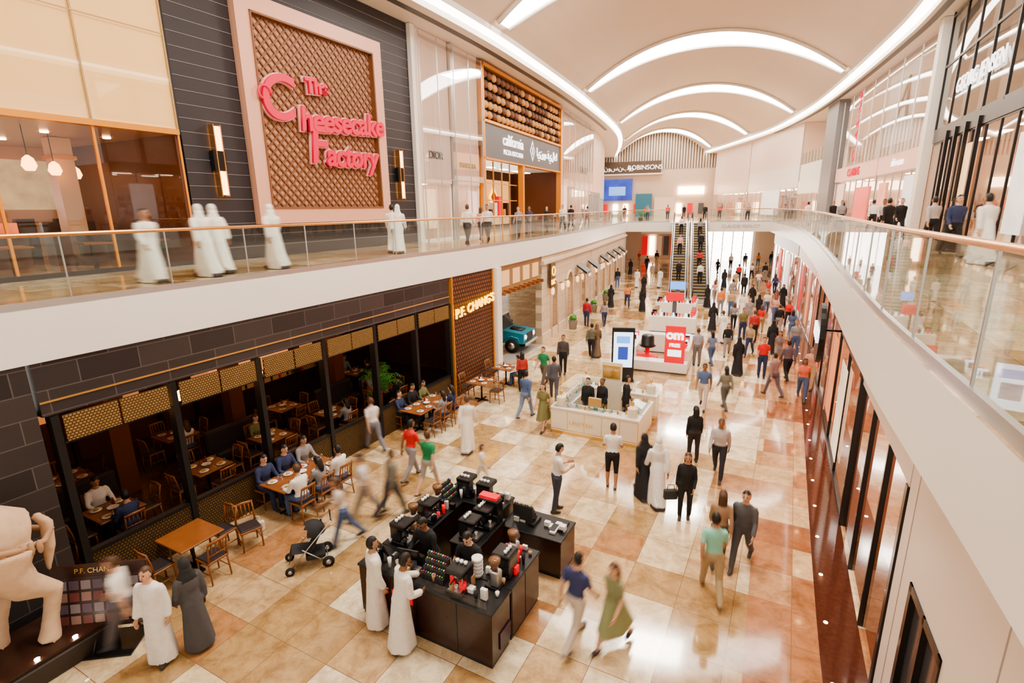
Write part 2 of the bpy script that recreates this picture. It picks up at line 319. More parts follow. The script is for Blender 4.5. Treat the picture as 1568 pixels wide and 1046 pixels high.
# ---- upper west : double height restaurant windows (far left of the picture)
Fm,W=frame(LW,2,12.6); b=MB()
b.box(0,W,0.03,.12,9.4,ZCW,mCreamP)
for x in fr(0,W,2.1): b.box(x-.02,x+.02,-.05,0,9.4,ZCW,M('bronze_line',(.45,.3,.13),.4))
b.box(0,W,-.06,-.05,11.9,11.93,M('bronze_line'))
b.box(0,W,-.1,.15,9.3,9.45,mCopper); b.box(0,W,-.03,.06,ZU,ZU+.12,mDark)
for x in fr(0,W,2.1): b.box(x-.03,x+.03,-.02,.05,ZU,9.3,mCopper)
b.pane(0,W,-.04,9.5,ZCW,mGlassS)
b.pane(0,W,.015,ZU+.1,9.3,mGlassS); b.box(0,W,7,7.1,ZU,9.4,M('resto_back_glow',(.55,.27,.12),.6,noise=.4,scale=1,emit=.2,ecol=(.9,.45,.2))); b.box(0,W,.1,7,9.32,9.36,M('resto_ceiling',(.5,.31,.18),.3))  # back wall carries its own faint emission so the interior looks lit
b.box(0,.1,0,7,ZU,9.4,mRedBr); b.box(W-.1,W,0,7,ZU,9.4,mRedBr)
for x,y in((2.5,3.4),(6.0,2.4),(9.0,3.2)):
    b.box(x,x+.5,y,y+.5,ZU,9.3,M('resto_pillar',(.75,.52,.33),.5)); b.box(x-.06,x+.56,y-.06,y+.56,8.7,8.8,mCopper); b.box(x-.06,x+.56,y-.06,y+.56,ZU,ZU+.9,mWoodD)
b.box(.5,3.9,6.9,6.99,6.4,8.9,mMural); b.box(6.9,8.1,6.9,6.99,6.0,8.2,mDay); b.box(8.6,10.6,6.9,6.99,7.3,8.9,M('mural_gold',(.8,.5,.25),.6,emit=.6,ecol=(.8,.45,.2),noise=.6,scale=2)); b.box(7.46,7.54,6.85,6.9,6.0,8.2,mWoodD); b.box(6.9,8.1,6.85,6.9,7.1,7.16,mWoodD)
for i in range(7):
    for j in range(6): b.box(.4+i*.55,.75+i*.55,1.2+j*.6,1.55+j*.6,9.2,9.26,mWoodD if (i+j)%2 else mMural)
for i in range(9):
    x=.8+i*1.15; yy=1.4+(i%3)*1.5; b.tube([(x,yy,9.32),(x,yy,8.6)],.012,mBlk,4); b.lathe((x,yy,8.22),[(.03,.38),(.12,.3),(.17,.12),(.1,0)],mLamp,10)
for i in range(7):
    for j in range(2): b.lathe((1+i*1.5,2.2+j*2.6,9.28),[(.1,0),(.1,.03)],mLampB,10)
for i in range(5): b.box(.8+i*2,2.2+i*2,3.8,4.4,ZU,ZU+1.0,mRedBr); b.box(.8+i*2,2.2+i*2,4.3,4.5,ZU+1,ZU+1.3,mMural if i%2 else mWoodD)
for i in range(6): b.box(1.2+i*1.8,1.9+i*1.8,1.1,1.8,ZU+.7,ZU+.75,mWood); b.box(1.5+i*1.8,1.58+i*1.8,1.4,1.5,ZU,ZU+.7,mBlk); b.box(.95+i*1.8,1.1+i*1.8,1.2,1.7,ZU+.4,ZU+1.0,mRedBr)
for i in range(6): b.box(4.6+i*1.1,5.1+i*1.1,6.6,6.85,ZU,ZU+1.4,mWoodD); b.box(4.6+i*1.1,5.1+i*1.1,6.55,6.6,ZU+.3,ZU+1.2,mRedBr)
for x in(4.3,5.0,6.4,8.4,10.9): b.box(x,x+.16,6.75,6.9,7.2,7.7,M('wall_lamp',(1,.4,.3),.5,emit=5,ecol=(1,.3,.15)))
b.build('window_restaurant_upper',Fm)
# cheesecake wall
Fm,W=frame(LW,12.7,23.25); b=MB()
b.box(0,W,0,.4,ZU,ZCW,mDark)
z=ZU+.4
while z<ZCW: b.box(0,W,-.012,0,z,z+.012,M('pin_line',(.3,.28,.28),.5)); z+=.38
o=b.build('wall_west_dark_cladding',Fm)
x0,x1,z0,z1=2.05,8.6,6.72,13.75
b=MB(); b.box(x0,x1,-.12,-.02,z0,z1,mPinkB)
w=.5
for (a,c_,d,e) in((x0,x1,z0,z0+w),(x0,x1,z1-w,z1),(x0,x0+w,z0+w,z1-w),(x1-w,x1,z0+w,z1-w)): b.box(a,c_,-.3,-.12,d,e,mPink)
for (a,c_,d,e) in((x0+w,x1-w,z0+w,z0+w+.06),(x0+w,x1-w,z1-w-.06,z1-w),(x0+w,x0+w+.06,z0+w,z1-w),(x1-w-.06,x1-w,z0+w,z1-w)): b.box(a,c_,-.34,-.12,d,e,mBrown)
xa,xb,za,zb=x0+w,x1-w,z0+w,z1-w; st=.33; Wd=xb-xa; H=zb-za
k=-H
while k<Wd+H:
    for sgn in(1,-1):
        if sgn==1: t0=max(0,-k); t1=min(H,Wd-k); P=lambda t:(xa+k+t,za+t)
        else: t0=max(0,k+H-Wd); t1=min(H,k+H); P=lambda t:(xa+k+H-t,za+t)
        if t1-t0>.05:
            (ax,az),(bx,bz)=P(t0),P(t1); dx,dz=(bx-ax),(bz-az); l=math.hypot(dx,dz); nx,nz=-dz/l*.03,dx/l*.03; ya=-.17 if sgn==1 else -.185
            b.add([(ax+nx,ya,az+nz),(bx+nx,ya,bz+nz),(bx-nx,ya,bz-nz),(ax-nx,ya,az-nz),(ax+nx,-.12,az+nz),(bx+nx,-.12,bz+nz),(bx-nx,-.12,bz-nz),(ax-nx,-.12,az-nz)],[(0,1,2,3),(0,1,5,4),(3,2,6,7)],mBrown)
    k+=st
sg=b.build('restaurant_sign_panel',Fm)
cx=(x0+x1)/2
def logo(body,size,x,z,rot=0,sh=.15,lay=0):
    for (m_,e,bo,yo) in((mLetterO,.04,.07,-.25-lay),(mLetter,.05,.028,-.36-lay)):
        text('letters',body,size,Fm@Matrix.Translation((x,yo,z))@Matrix.Rotation(math.radians(-rot),4,'Y')@Matrix.Rotation(math.pi/2,4,'X'),m_,e,sg,sh,bo,sp=.93)
logo('C',2.0,x0+1.12,10.75,4); logo('heesecake',1.12,cx+.86,10.35,3,lay=.02); logo('The',.68,x0+2.85,11.42,5,.1,lay=.03)
logo('F',1.8,cx-.6,9.4,2,lay=.01); logo('actory',1.15,cx+1.15,9.15,1)
def ring_c(pts,r):
    b=MB(); b.tube(pts,r,mLetter,6); b.build('letter_swash',Fm)
ring_c([(x0+.62+.28*math.cos(t)*(1-.08*t),-.42,10.85+.28*math.sin(t)*(1-.08*t)) for t in [i*.4 for i in range(12)]],.045)
for xs in(.95,9.55):
    b=MB(); b.box(xs-.12,xs+.12,-.16,-.02,8.55,8.75,mBlk); b.box(xs-.2,xs+.2,-.22,-.05,8.35,8.95,mBlk); b.box(xs-.11,xs+.11,-.26,-.06,7.65,8.35,mLamp); b.box(xs-.11,xs+.11,-.26,-.06,8.95,9.65,mLamp); b.box(xs-.13,xs-.1,-.28,-.05,7.6,9.7,mBrass); b.box(xs+.1,xs+.13,-.28,-.05,7.6,9.7,mBrass); b.build('wall_sconce',Fm)
b=MB(); b.box(0,.3,-.2,.3,ZU,ZCW,mWhite); b.build('column',frame(LW,23.27,24)[0])
store('jewellery_store',LW,23.62,26.35,ZU,11.0,3,header=2.6,hmat=mPearl,sign='DIOR',ssize=.5,mull=1.4,ztop=ZCW,fmat=mWhite,posters=((.1,.45,6.2,8.1,poster('poster_gold',(.9,.6,.4),.5)),))
b=MB(); b.box(0,.22,-.2,.3,ZU,ZCW,mSteel); b.build('column',frame(LW,26.4,27)[0])
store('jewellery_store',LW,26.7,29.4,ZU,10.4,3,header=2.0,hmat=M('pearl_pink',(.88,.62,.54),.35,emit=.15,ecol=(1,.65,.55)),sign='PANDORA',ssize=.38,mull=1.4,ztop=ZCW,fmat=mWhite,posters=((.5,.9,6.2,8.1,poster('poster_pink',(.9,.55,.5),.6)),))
b=MB(); Fm,W=frame(LW,23.6,29.4); b.pane(0,W,-.35,8.6,14.9,glass('mirror_glass',(.95,.92,.9),.75,.2,2))
for x in fr(0,W,1.45): b.box(x-.02,x+.02,-.37,-.33,ZU,14.9,mSteel)
b.box(0,W,-.37,-.33,8.55,8.6,mSteel); b.build('window_glass_skin',Fm)
# pizza restaurant
Fm,W=frame(LW,29.5,44.3); b=MB()
b.box(0,W,0,.2,10.0,ZCW,mDark); b.box(0,W,-.25,.05,10.0,11.9,mGrey)
for (a,c_,d,e) in((0,W,11.9,12.05),(0,W,14.75,14.95),(0,.2,ZU,14.95),(W-.2,W,ZU,14.95),(0,W,9.9,10.0),(6.1,6.35,ZU,10)): b.box(a,c_,-.35,.02,d,e,mCopper)
x=.55
while x<W-.3:
    for k in range(5):
        z=12.35+k*.52
        b.sph((x+(k%2)*.12,-.18,z),(.33,.14,.22),M('basket_a',(.6,.3,.11),.6) if random.random()<.6 else M('basket_b',(.16,.06,.025),.6),9,6)
    x+=.66
b.box(0,W,4,4.1,ZU,10,M('resto_dark',(.12,.07,.05),.6)); b.box(0,.1,.1,4,ZU,10,mRedBr); b.box(W-.1,W,.1,4,ZU,10,mRedBr)
for x in(.9,2.2,3.5,4.8): b.box(x,x+.08,.1,.16,ZU,9.9,mCopper)
for z in(6.6,7.6,8.6,9.4): b.box(.2,6.1,.1,.15,z,z+.06,mCopper)
for i in range(8): b.box(.4+i*.7,.8+i*.7,.5,.9,ZU+1,ZU+1.5+(i%3)*.4,[mCeram,mRed,mGold,mWoodD][i%4])
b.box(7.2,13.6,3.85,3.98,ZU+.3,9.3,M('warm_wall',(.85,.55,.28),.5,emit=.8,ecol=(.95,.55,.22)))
b.poly([(9.6,3.8,8),(10.4,3.8,7.2),(11.2,3.8,8),(10.4,3.8,8.8)],mYel); b.poly([(9.85,3.78,8),(10.4,3.78,7.45),(10.95,3.78,8),(10.4,3.78,8.55)],mCopper)
for i in range(6): b.box(1+i*2.3,1.8+i*2.3,1.8,2.2,9.85,9.9,mWarm)
o=b.build('pizza_restaurant_front',Fm)
text('sign_lettering','california',.95,tf(Fm,4.6,-.29,11.2),mTextW,.03,o); text('sign_lettering','PIZZA KITCHEN',.42,tf(Fm,4.6,-.29,10.5),mTextW,.02,o,sp=1.1)
text('sign_lettering','\u0643\u0627\u0644\u064a\u0641\u0648\u0631\u0646\u064a\u0627'[::-1],.8,tf(Fm,11.4,-.29,11.0),mTextW,.03,o)
b=MB(); P=[(8.1,11.7),(8.6,11),(8.1,10.3),(7.6,11)]; b.poly([(x,-.3,z) for x,z in P],mTextW); b.poly([(8.1+(x-8.1)*.75,-.31,11+(z-11)*.75) for x,z in P],mGrey); b.sph((8.1,-.3,11),(.12,.04,.3),mTextW,6,5); b.build('emblem_sign',Fm)
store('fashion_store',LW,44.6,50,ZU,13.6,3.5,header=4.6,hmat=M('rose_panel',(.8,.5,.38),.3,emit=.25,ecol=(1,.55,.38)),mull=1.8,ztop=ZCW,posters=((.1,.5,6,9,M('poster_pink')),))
store('fashion_store',LW,50.2,57,ZU,12.4,3.5,header=3.6,hmat=mPearl,ztop=ZCW,sign='MANGO',ssize=1.0)
store('fashion_store',LW,57.2,66,ZU,12.4,3.5,header=3.6,hmat=M('rose_panel'),ztop=ZCW)
store('fashion_store',LW,66.2,78,ZU,11.4,3.5,header=3.2,ztop=ZCW); store('fashion_store',LW,78.2,91,ZU,11.4,3.5,header=3.2,ztop=ZCW)
b=MB(); Fm,W=frame(LW,44.6,57); b.pane(0,W,-.4,9.5,14.9,MATS['mirror_glass'])
for x in fr(0,W,2): b.box(x-.02,x+.02,-.42,-.38,ZU,14.9,mSteel)
b.build('window_glass_skin',Fm)
# ---- upper east (frames run from far to near)
blk=M('store_black',(.025,.022,.022),.25)
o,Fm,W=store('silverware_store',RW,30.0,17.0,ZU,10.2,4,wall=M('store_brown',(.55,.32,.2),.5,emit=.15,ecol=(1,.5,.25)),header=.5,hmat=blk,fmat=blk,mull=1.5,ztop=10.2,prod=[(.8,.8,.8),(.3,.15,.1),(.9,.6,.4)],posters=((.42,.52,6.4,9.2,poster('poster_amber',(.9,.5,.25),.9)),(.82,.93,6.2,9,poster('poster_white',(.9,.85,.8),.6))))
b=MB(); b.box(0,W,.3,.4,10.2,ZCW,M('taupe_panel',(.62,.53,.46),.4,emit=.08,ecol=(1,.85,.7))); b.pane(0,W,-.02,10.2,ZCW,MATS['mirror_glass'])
for x in fr(0,W,2.2): b.box(x-.05,x+.05,-.06,.3,10.2,ZCW,blk)
for z in(10.25,12.9,14.9): b.box(0,W,-.06,.3,z-.05,z+.05,blk)
for x in(2.6,3.9,5.3,6.8): b.box(x-.08,x+.08,-.14,-.02,ZU,10.0,blk); b.cbox((x+.2,-.16,ZU+1.2),(.03,.03,.7),mBrass)
o=b.build('window_upper_glazing',Fm); text('sign_lettering','GEORG JENSEN',.8,tf(Fm,5.6,-.1,11.6),mTextW,.02,o)
b=MB(); b.box(-.1,.5,-.3,.3,ZU,ZCW,mWhite); b.build('column',frame(RW,30.9,30)[0])
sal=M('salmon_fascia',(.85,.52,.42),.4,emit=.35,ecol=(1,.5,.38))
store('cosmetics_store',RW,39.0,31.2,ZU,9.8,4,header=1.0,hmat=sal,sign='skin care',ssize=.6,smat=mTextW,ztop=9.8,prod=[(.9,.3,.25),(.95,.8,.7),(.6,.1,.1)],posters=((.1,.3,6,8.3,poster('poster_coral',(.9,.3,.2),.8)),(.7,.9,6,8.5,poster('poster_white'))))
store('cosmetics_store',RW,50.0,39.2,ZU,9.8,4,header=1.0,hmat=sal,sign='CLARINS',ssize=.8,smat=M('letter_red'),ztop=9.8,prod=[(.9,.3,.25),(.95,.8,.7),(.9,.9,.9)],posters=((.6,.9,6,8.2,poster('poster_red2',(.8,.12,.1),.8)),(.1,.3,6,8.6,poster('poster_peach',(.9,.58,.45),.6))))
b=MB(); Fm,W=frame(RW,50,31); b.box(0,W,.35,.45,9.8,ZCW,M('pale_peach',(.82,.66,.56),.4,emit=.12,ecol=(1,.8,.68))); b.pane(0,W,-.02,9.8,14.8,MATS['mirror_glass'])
for x in fr(0,W,2.7): b.box(x-.03,x+.03,-.05,.02,9.8,14.8,mWhite)
b.box(3,7,.25,.34,10.4,14.2,poster('poster_peach')); b.box(10.5,15.5,.25,.34,10.4,14.4,poster('poster_pearl',(.95,.82,.74),.6))
o=b.build('window_upper_posters',Fm); text('poster_lettering','CLARINS',1.2,Fm@Matrix.Translation((5,-.04,12.4))@Matrix.Rotation(math.pi/2,4,'X')@Matrix.Rotation(math.pi/2,4,'Z'),M('letter_red'),.02,o); text('poster_lettering','A',3.2,tf(Fm,13.5,.2,12.6),M('letter_dark'),.02,o,.3)
b=MB(); Fm,W=frame(RW,53.6,50.2); b.box(0.02,W-.02,-.4,.5,ZU,ZCW,M('column_slate',(.25,.25,.26),.35)); b.build('column_slate_clad',Fm)
store('beauty_store',RW,62,53.8,ZU,9.4,5,header=1.2,hmat=mWhite,ztop=9.3,prod=[(.1,.1,.1),(.9,.3,.3),(.9,.8,.7)])
b=MB(); Fm,W=frame(RW,62,53.8); b.box(0,W,.0,.2,9.42,11.0,mWhite); b.box(0,W,2.5,2.6,11,ZCW,M('warm_brown_wall',(.45,.23,.11),.5)); b.pane(0,W,.05,11,12.1,mGlass); b.box(.5,W-.5,2.4,2.49,12,14,M('warm_wall')); b.build('wall_east_balcony',Fm)
store('department_store',RW,78,62.2,ZU,11,4,header=2.2,hmat=mWhite,ztop=ZCW,posters=((.35,.7,6,9.4,poster('poster_white')),))
store('department_store',RW,91,78.2,ZU,11,4,header=2.2,hmat=mPearl,ztop=ZCW)
# ---- north end wall
b=MB(); b.box(-14,8,92,92.3,ZU,13.0,M('end_wall',(.68,.54,.43),.5))
b.box(-14,8,92.3,92.4,13,19,M('slat_back',(.5,.4,.32),.6))
for i in range(44): x=-12.5+i*.42; b.box(x,x+.22,91.9,92.3,13,18.5,M('slat',(.7,.6,.5),.6))
b.box(-12.2,-2.8,91.4,91.9,12.4,14.3,M('sign_brown',(.1,.07,.05),.4)); b.box(-12.4,-2.6,91.3,92,12.2,12.42,mWhite)
b.box(-12,-7.2,91.5,91.7,8.2,11.6,M('screen_night',(.03,.07,.4),.3,emit=.9,ecol=(.03,.09,.45),noise=.8,scale=.5)); b.box(-11,-8.3,91.45,91.5,9,10.4,M('screen_mid',(.2,.4,.8),.3,emit=1,ecol=(.2,.4,.8)))
b.box(-6.6,-4.0,91.5,91.7,ZU,9.2,M('teal_screen',(.04,.15,.2),.3,emit=.5,ecol=(.04,.15,.22))); b.box(-3.6,-.4,91.6,91.8,ZU,8.6,mPearl)
for i in range(10): b.box(-12+i*1.7,-11.2+i*1.7,91.7,91.9,6.0,7.6,[mRed,mDay,mWarm,mRed,mGrey][i%5])
b.box(0,4,91.6,91.8,9.0,10.2,mWarm)
o=b.build('wall_north_end'); text('sign_lettering','ROBINSONS',1.0,tf(T(-5.3,91.35,13.3),0,0,0),mTextW,.03,o); text('sign_lettering','\u0631\u0648\u0628\u0646\u0633\u0648\u0646\u0633'[::-1],1.0,tf(T(-10.1,91.35,13.3),0,0,0),mTextW,.03,o)
# ground north
b=MB(); b.box(-24,24,76,76.3,0,ZS-.02,M('end_wall')); b.box(3.6,9.8,75.9,76,0,4.1,mDay)
for x in fr(3.6,9.8,1.2): b.box(x-.05,x+.05,75.8,75.9,0,4.2,mSteel)
for i in range(8): b.box(-4.3+i*.95,-3.6+i*.95,75.8,76,.6,3.2,[mRed,mWarm,mPearl,mGrey][i%4])
b.box(-4.5,3.3,75.7,75.9,3.5,4.4,mPearl); b.build('wall_north_ground')
b=MB()
for i in range(5):
    for j in range(4): b.lathe((-3+i*2.7,57.5+j*4.5,ZS-.03),[(.2,0),(.2,.02)],mWarm2,10)
b.build('ceiling_downlights')
b=MB()
for i in range(20): y=5+i*2.4; b.lathe((R(y)+.3,y,ZS-.02),[(.07,0),(.07,.015)],mLampB,8)
b.build('added_soffit_discs')  # glowing discs added under the east slab for extra light

# ------------------------------------------------------------------ ground east shops
Ro=lambda y:R(y)+.62
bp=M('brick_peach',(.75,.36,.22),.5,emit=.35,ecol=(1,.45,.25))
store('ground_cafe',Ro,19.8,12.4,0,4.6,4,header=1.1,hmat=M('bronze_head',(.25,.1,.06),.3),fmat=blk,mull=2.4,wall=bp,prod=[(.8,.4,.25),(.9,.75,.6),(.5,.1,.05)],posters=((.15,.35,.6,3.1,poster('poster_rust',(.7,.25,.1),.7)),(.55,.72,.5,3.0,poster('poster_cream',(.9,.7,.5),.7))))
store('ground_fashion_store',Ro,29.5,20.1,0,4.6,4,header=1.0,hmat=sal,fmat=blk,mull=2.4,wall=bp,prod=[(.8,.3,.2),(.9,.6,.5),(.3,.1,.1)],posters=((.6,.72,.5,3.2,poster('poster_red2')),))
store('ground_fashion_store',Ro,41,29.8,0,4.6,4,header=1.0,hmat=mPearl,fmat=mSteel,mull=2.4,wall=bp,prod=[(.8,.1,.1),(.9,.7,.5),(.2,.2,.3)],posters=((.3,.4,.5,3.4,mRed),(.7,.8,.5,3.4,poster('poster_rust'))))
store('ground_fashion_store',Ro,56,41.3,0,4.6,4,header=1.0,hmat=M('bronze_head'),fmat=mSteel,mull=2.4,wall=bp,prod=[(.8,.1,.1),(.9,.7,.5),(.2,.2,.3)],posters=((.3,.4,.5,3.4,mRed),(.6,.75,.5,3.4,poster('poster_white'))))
Fm,W=frame(Ro,12.3,7.6); b=MB(); b.box(0,W,0,.15,3.4,4.69,mWallP); b.pane(0,W,.04,0,3.4,glass('dark_shop_glass',(.8,.62,.52),.8,.2,2)); b.box(0,.09,-.05,.1,0,3.5,blk); b.box(0,W,3,3.1,0,3.5,bp); b.box(0,W,.2,3,3.4,3.44,mSoff); b.box(.5,W-.4,1,1.4,3.36,3.4,mWarm2)
for k in range(4):
    b.box(.3,W-.3,2.6,3,.5+k*.7,.54+k*.7,mCeram)
    for q in range(10): b.box(.5+q*.4,.7+q*.4,2.65,2.9,.54+k*.7,.74+k*.7+(q%3)*.1,[mRed,mCeram,mWoodD][q%3])
for x in(W*.36,W*.7): b.box(x-.03,x+.03,-.02,.06,0,3.4,blk)
b.box(W-.12,W,-.02,.06,0,3.4,blk); b.box(.9,1.3,.07,.09,1.4,1.9,mTextW); b.build('window_ground_east',Fm)
Fm,W=frame(Ro,7.55,-5); b=MB(); d0,d1=.75,2.05
b.box(0,d0,0,.2,0,4.69,mWallP); b.box(d0,d1,0,.2,2.5,4.69,mWallP); b.box(d1,W,0,.2,0,4.69,mWallP)
for x in(.35,3.1,4.5,5.9): b.box(x-.008,x+.008,-.006,0,0,4.6,M('joint_grey',(.45,.38,.33),.5))
b.build('wall_east_ground',Fm)
b=MB(); b.box(d0,d1,.05,.1,0,2.5,M('door_glass',(.1,.1,.11),.15,.3)); b.box(d0,d0+.1,-.02,.12,0,2.5,blk); b.box(d1-.1,d1,-.02,.12,0,2.5,blk); b.box(d0,d1,-.02,.12,2.4,2.5,blk); b.box(d0+.62,d0+.68,-.02,.12,0,2.5,blk)
for x in(d0+.55,d0+.75): b.tube([(x,-.0,.9),(x,-.08,.9),(x,-.08,1.3),(x,0,1.3)],.014,mSteel,6)
b.build('door_1',Fm)
b=MB(); Fm,W=frame(Ro,16.4,14.4,3.75,-.75)
ring=[(W/2+.8*math.cos(t*math.pi/14),.8*math.sin(t*math.pi/14)) for t in range(28)]
b.loft([[(x,0,z) for x,z in ring],[(x,.12,z) for x,z in ring]],mBlk,True,False); b.tube([(W/2-.4,.1,0),(W/2-.4,.75,0)],.03,mBlk); o=b.build('round_shop_sign',Fm); text('sign_lettering','DISCO',.5,tf(Fm,W/2,-.03,0),mTextW,.03,o,0,.01)

# ------------------------------------------------------------------ ground west: noodle restaurant
F0,W0=frame(L,-5,5.55,0,.05); b=MB(); b.box(0,W0,0,.3,0,ZS-.01,mTile); b.build('wall_west_tiled',F0)
Fm,W=frame(L,5.76,17.55,0,.05)
b=MB(); b.box(-.15,W,0,.3,3.74,ZS-.01,mTile); b.box(-.15,W,-.02,0,3.98,4.01,mGold); b.build('wall_west_tiled_fascia',Fm)
b=MB(); nb=6; bw=W/nb
for i in range(nb+1): x=i*bw; b.box(x-.06,x+.06,-.02,.2,0,3.72,mBlackM)
for i in range(nb):
    x=i*bw; b.box(x+.06,x+bw-.06,.03,.09,0,.92,mWeaveD); b.box(x+.06,x+bw-.06,.0,.14,.92,.98,mBlackM)
    for q in range(2): xa=x+.1+q*(bw-.2)/2; b.box(xa,xa+(bw-.2)/2-.04,-.06,-.02,3.22,3.7,mWeave)
    b.box(x+.06,x+bw-.06,-.04,.02,3.18,3.22,mBlackM)
b.build('restaurant_front_screen',Fm)
b=MB(); b.box(-.3,W+3.2,7,7.1,0,3.6,mRedBr); b.box(-.3,-.15,.35,7,0,3.7,mRedBr); b.box(W+3.1,W+3.2,.35,7,0,3.7,mRedBr); b.box(-.3,W+3.2,.35,7,3.68,3.72,M('dark_ceiling',(.03,.018,.012),.6))
b.box(-.2,W+3,.35,7,.006,.014,M('dark_wood_floor',(.09,.036,.018),.25,noise=.3))
for i in range(12): x=.2+i*1.2; b.box(x,x+.12,6.85,7,0,3.6,mWoodD)
for i in range(5): x=1.6+i*2.3; b.box(x,x+.6,6.8,6.9,1.5,2.3,M('art_glow',(.5,.2,.08),.5,emit=.6,ecol=(.8,.3,.1)))
for x,y in((2.2,3.6),(5.8,4.2),(9.6,3.6)): b.box(x,x+.45,y,y+.45,0,3.65,M('copper_col',(.18,.065,.03),.4))
b.box(6.6,10.2,5.2,6.0,0,1.15,mWoodD); b.box(6.5,10.3,5.1,6.1,1.15,1.2,mBlk); b.box(6.8,10.0,6.6,6.84,1.2,2.9,M('bar_glow',(.6,.25,.1),.5,emit=1.0,ecol=(.8,.3,.1)))
for i in range(9): b.lathe((6.9+i*.35,5.5,1.2),[(.04,0),(.04,.18),(.015,.24),(.015,.32)],[mGold,mPlantG,mRed][i%3],8)
b.build('restaurant_interior',Fm)
for i in range(12):
    x=1+ (i%6)*2.1; y=1.8+(i//6)*2.6; b=MB(); b.tube([(0,0,.0),(0,0,-.75)],.01,mBlk,4); b.lathe((0,0,-.98),[(.03,.25),(.1,.2),(.13,.08),(.12,0)],M('pendant_glow',(1,.6,.25),.5,emit=16,ecol=(1,.45,.15)),12); b.build('pendant_lamp',Fm@Matrix.Translation((x,y,3.67)))
# lattice wall with neon
Fp,Wp=frame(L,17.65,20.7,0,.02); b=MB(); b.box(0.06,Wp,0,.3,0,ZS-.01,mLattice); b.box(0,.06,-.05,.3,0,ZS-.01,mCopper); b.box(Wp,Wp+.06,-.05,.3,0,ZS-.01,mCopper); o=b.build('wall_west_lattice',Fp)
text('neon_lettering',"P.F. CHANG'S",.5,Fp@Matrix.Translation((Wp/2,-.12,3.4))@Matrix.Rotation(math.radians(-5),4,'Y')@Matrix.Rotation(math.pi/2,4,'X'),mYel,.03,o,.1,.008)
b=MB(); b.box(0,.45,-.12,.4,0,ZS-.01,mWhite); b.build('column',frame(L,20.9,21.5)[0])
# recess with parked car
Fr,Wr=frame(L,21.4,26.4,0,.1); b=MB(); b.box(0,Wr,5,5.1,0,4.6,M('recess_back',(.2,.12,.07),.6)); b.box(0,.1,.3,5,0,4.6,mRedBr); b.box(0,Wr,0,.25,3.5,ZS-.01,M('canopy_wood',(.35,.2,.09),.5))
for i in range(9): b.box(i*.58,i*.58+.09,-.35,.6,3.45,3.6,mWood)
for x in(.4,1.6,2.8,4.0): b.box(x,x+.8,-.02,0,3.75,4.45,M('window_warm',(.7,.45,.22),.3,emit=.5,ecol=(.9,.5,.22)))
for i in range(4): b.box(.6+i*1.2,1.2+i*1.2,1.5,2.0,4.4,4.44,mWarm)
b.box(0,Wr,-.05,.9,.0,.02,M('grey_paver',(.35,.32,.3),.5)); b.build('car_display_recess',Fr)
# ------------------------------------------------------------------ sandstone facade
def stone_facade(name,s,e,doors):
    Fs,Ws=frame(L,s,e,0,.05); b=MB(); xs=[0]
    for (x,w,h) in doors: xs+= [x-w/2,x+w/2]
    xs.append(Ws)
    for i in range(0,len(xs),2): b.box(xs[i],xs[i+1],0,.35,0,ZS-.01,mStone)
    for (x,w,h) in doors:
        n=12; r=w/2; pts=[(x+r*math.cos(math.pi*k/n),h+r*math.sin(math.pi*k/n)) for k in range(n+1)]
        for k in range(n):
            (xa,za),(xb,zb)=pts[k],pts[k+1]; b.add([(xa,0,za),(xb,0,zb),(xb,0,ZS-.01),(xa,0,ZS-.01),(xa,.35,za),(xb,.35,zb)],[(0,1,2,3),(0,1,5,4)],mStone)
        b.tube([(x-r,-.03,0)]+[(p[0],-.03,p[1]) for p in reversed(pts)]+[(x+r,-.03,0)],.07,M('stone_trim',(.76,.62,.48),.6),6)
        b.box(x-r,x+r,.5,.56,0,h+r,M('shop_dark',(.08,.05,.04),.4)); b.box(x-r+.1,x+r-.1,.46,.5,.3,h+.1,M('window_warm'))
        b.box(x-.04,x+.04,.42,.46,0,h+r*.9,mBlackM)
    b.box(0,Ws,-.12,.0,4.25,4.45,M('stone_trim')); b.box(0,Ws,-.06,0,0,.5,M('stone_trim'))
    for (x,w,h) in doors:
        for sx in(-1,1):
            X=x+sx*(w/2+.35); b.tube([(X,-.0,2.9),(X,-.22,2.95)],.02,mBlackM,5); b.lathe((X,-.22,2.5),[(.05,0),(.1,.08),(.11,.3),(.03,.42)],M('lantern',(.9,.6,.3),.4,emit=1.5,ecol=(1,.6,.3)),6,False)
    b.build(name,Fs); return Fs,Ws
Fs,Ws=stone_facade('wall_west_sandstone',26.6,37.5,[(2.2,1.2,2.6),(5.4,1.5,2.6),(8.8,1.3,2.6)])
Fs2,Ws2=stone_facade('wall_west_sandstone',37.6,55.5,[(2,1.4,2.4),(5,1.4,2.4),(8,1.4,2.4),(11,1.4,2.4),(14.4,1.6,2.4)])
for i in range(6):
    F_=Fs if i<2 else Fs2; x=(7.2,10.2,3.4,6.5,9.5,12.6)[i]
    b=MB(); b.add([(x-.6,-.13,3.6),(x+.6,-.13,3.6),(x+.6,-.8,3.15),(x-.6,-.8,3.15),(x+.6,-.8,3.0),(x-.6,-.8,3.0),(x-.6,-.13,3.5),(x+.6,-.13,3.5)],[(0,1,2,3),(3,2,4,5),(0,3,5,6),(1,2,4,7)],mBlk); b.build('awning',F_)
b=MB(); b.box(.9,1.7,-.22,-.13,2.9,4.2,M('sign_dark_brown',(.1,.05,.02),.4)); o=b.build('emblem_sign',Fs)
text('sign_lettering','L&C',.4,tf(Fs,1.3,-.24,3.2),mYel,.02,o)
b=MB(); b.tube([(1.3+.25*math.cos(k*math.pi/6),-.25,3.8+.25*math.sin(k*math.pi/6)) for k in range(13)],.03,mYel,6); b.build('neon_ring',Fs)

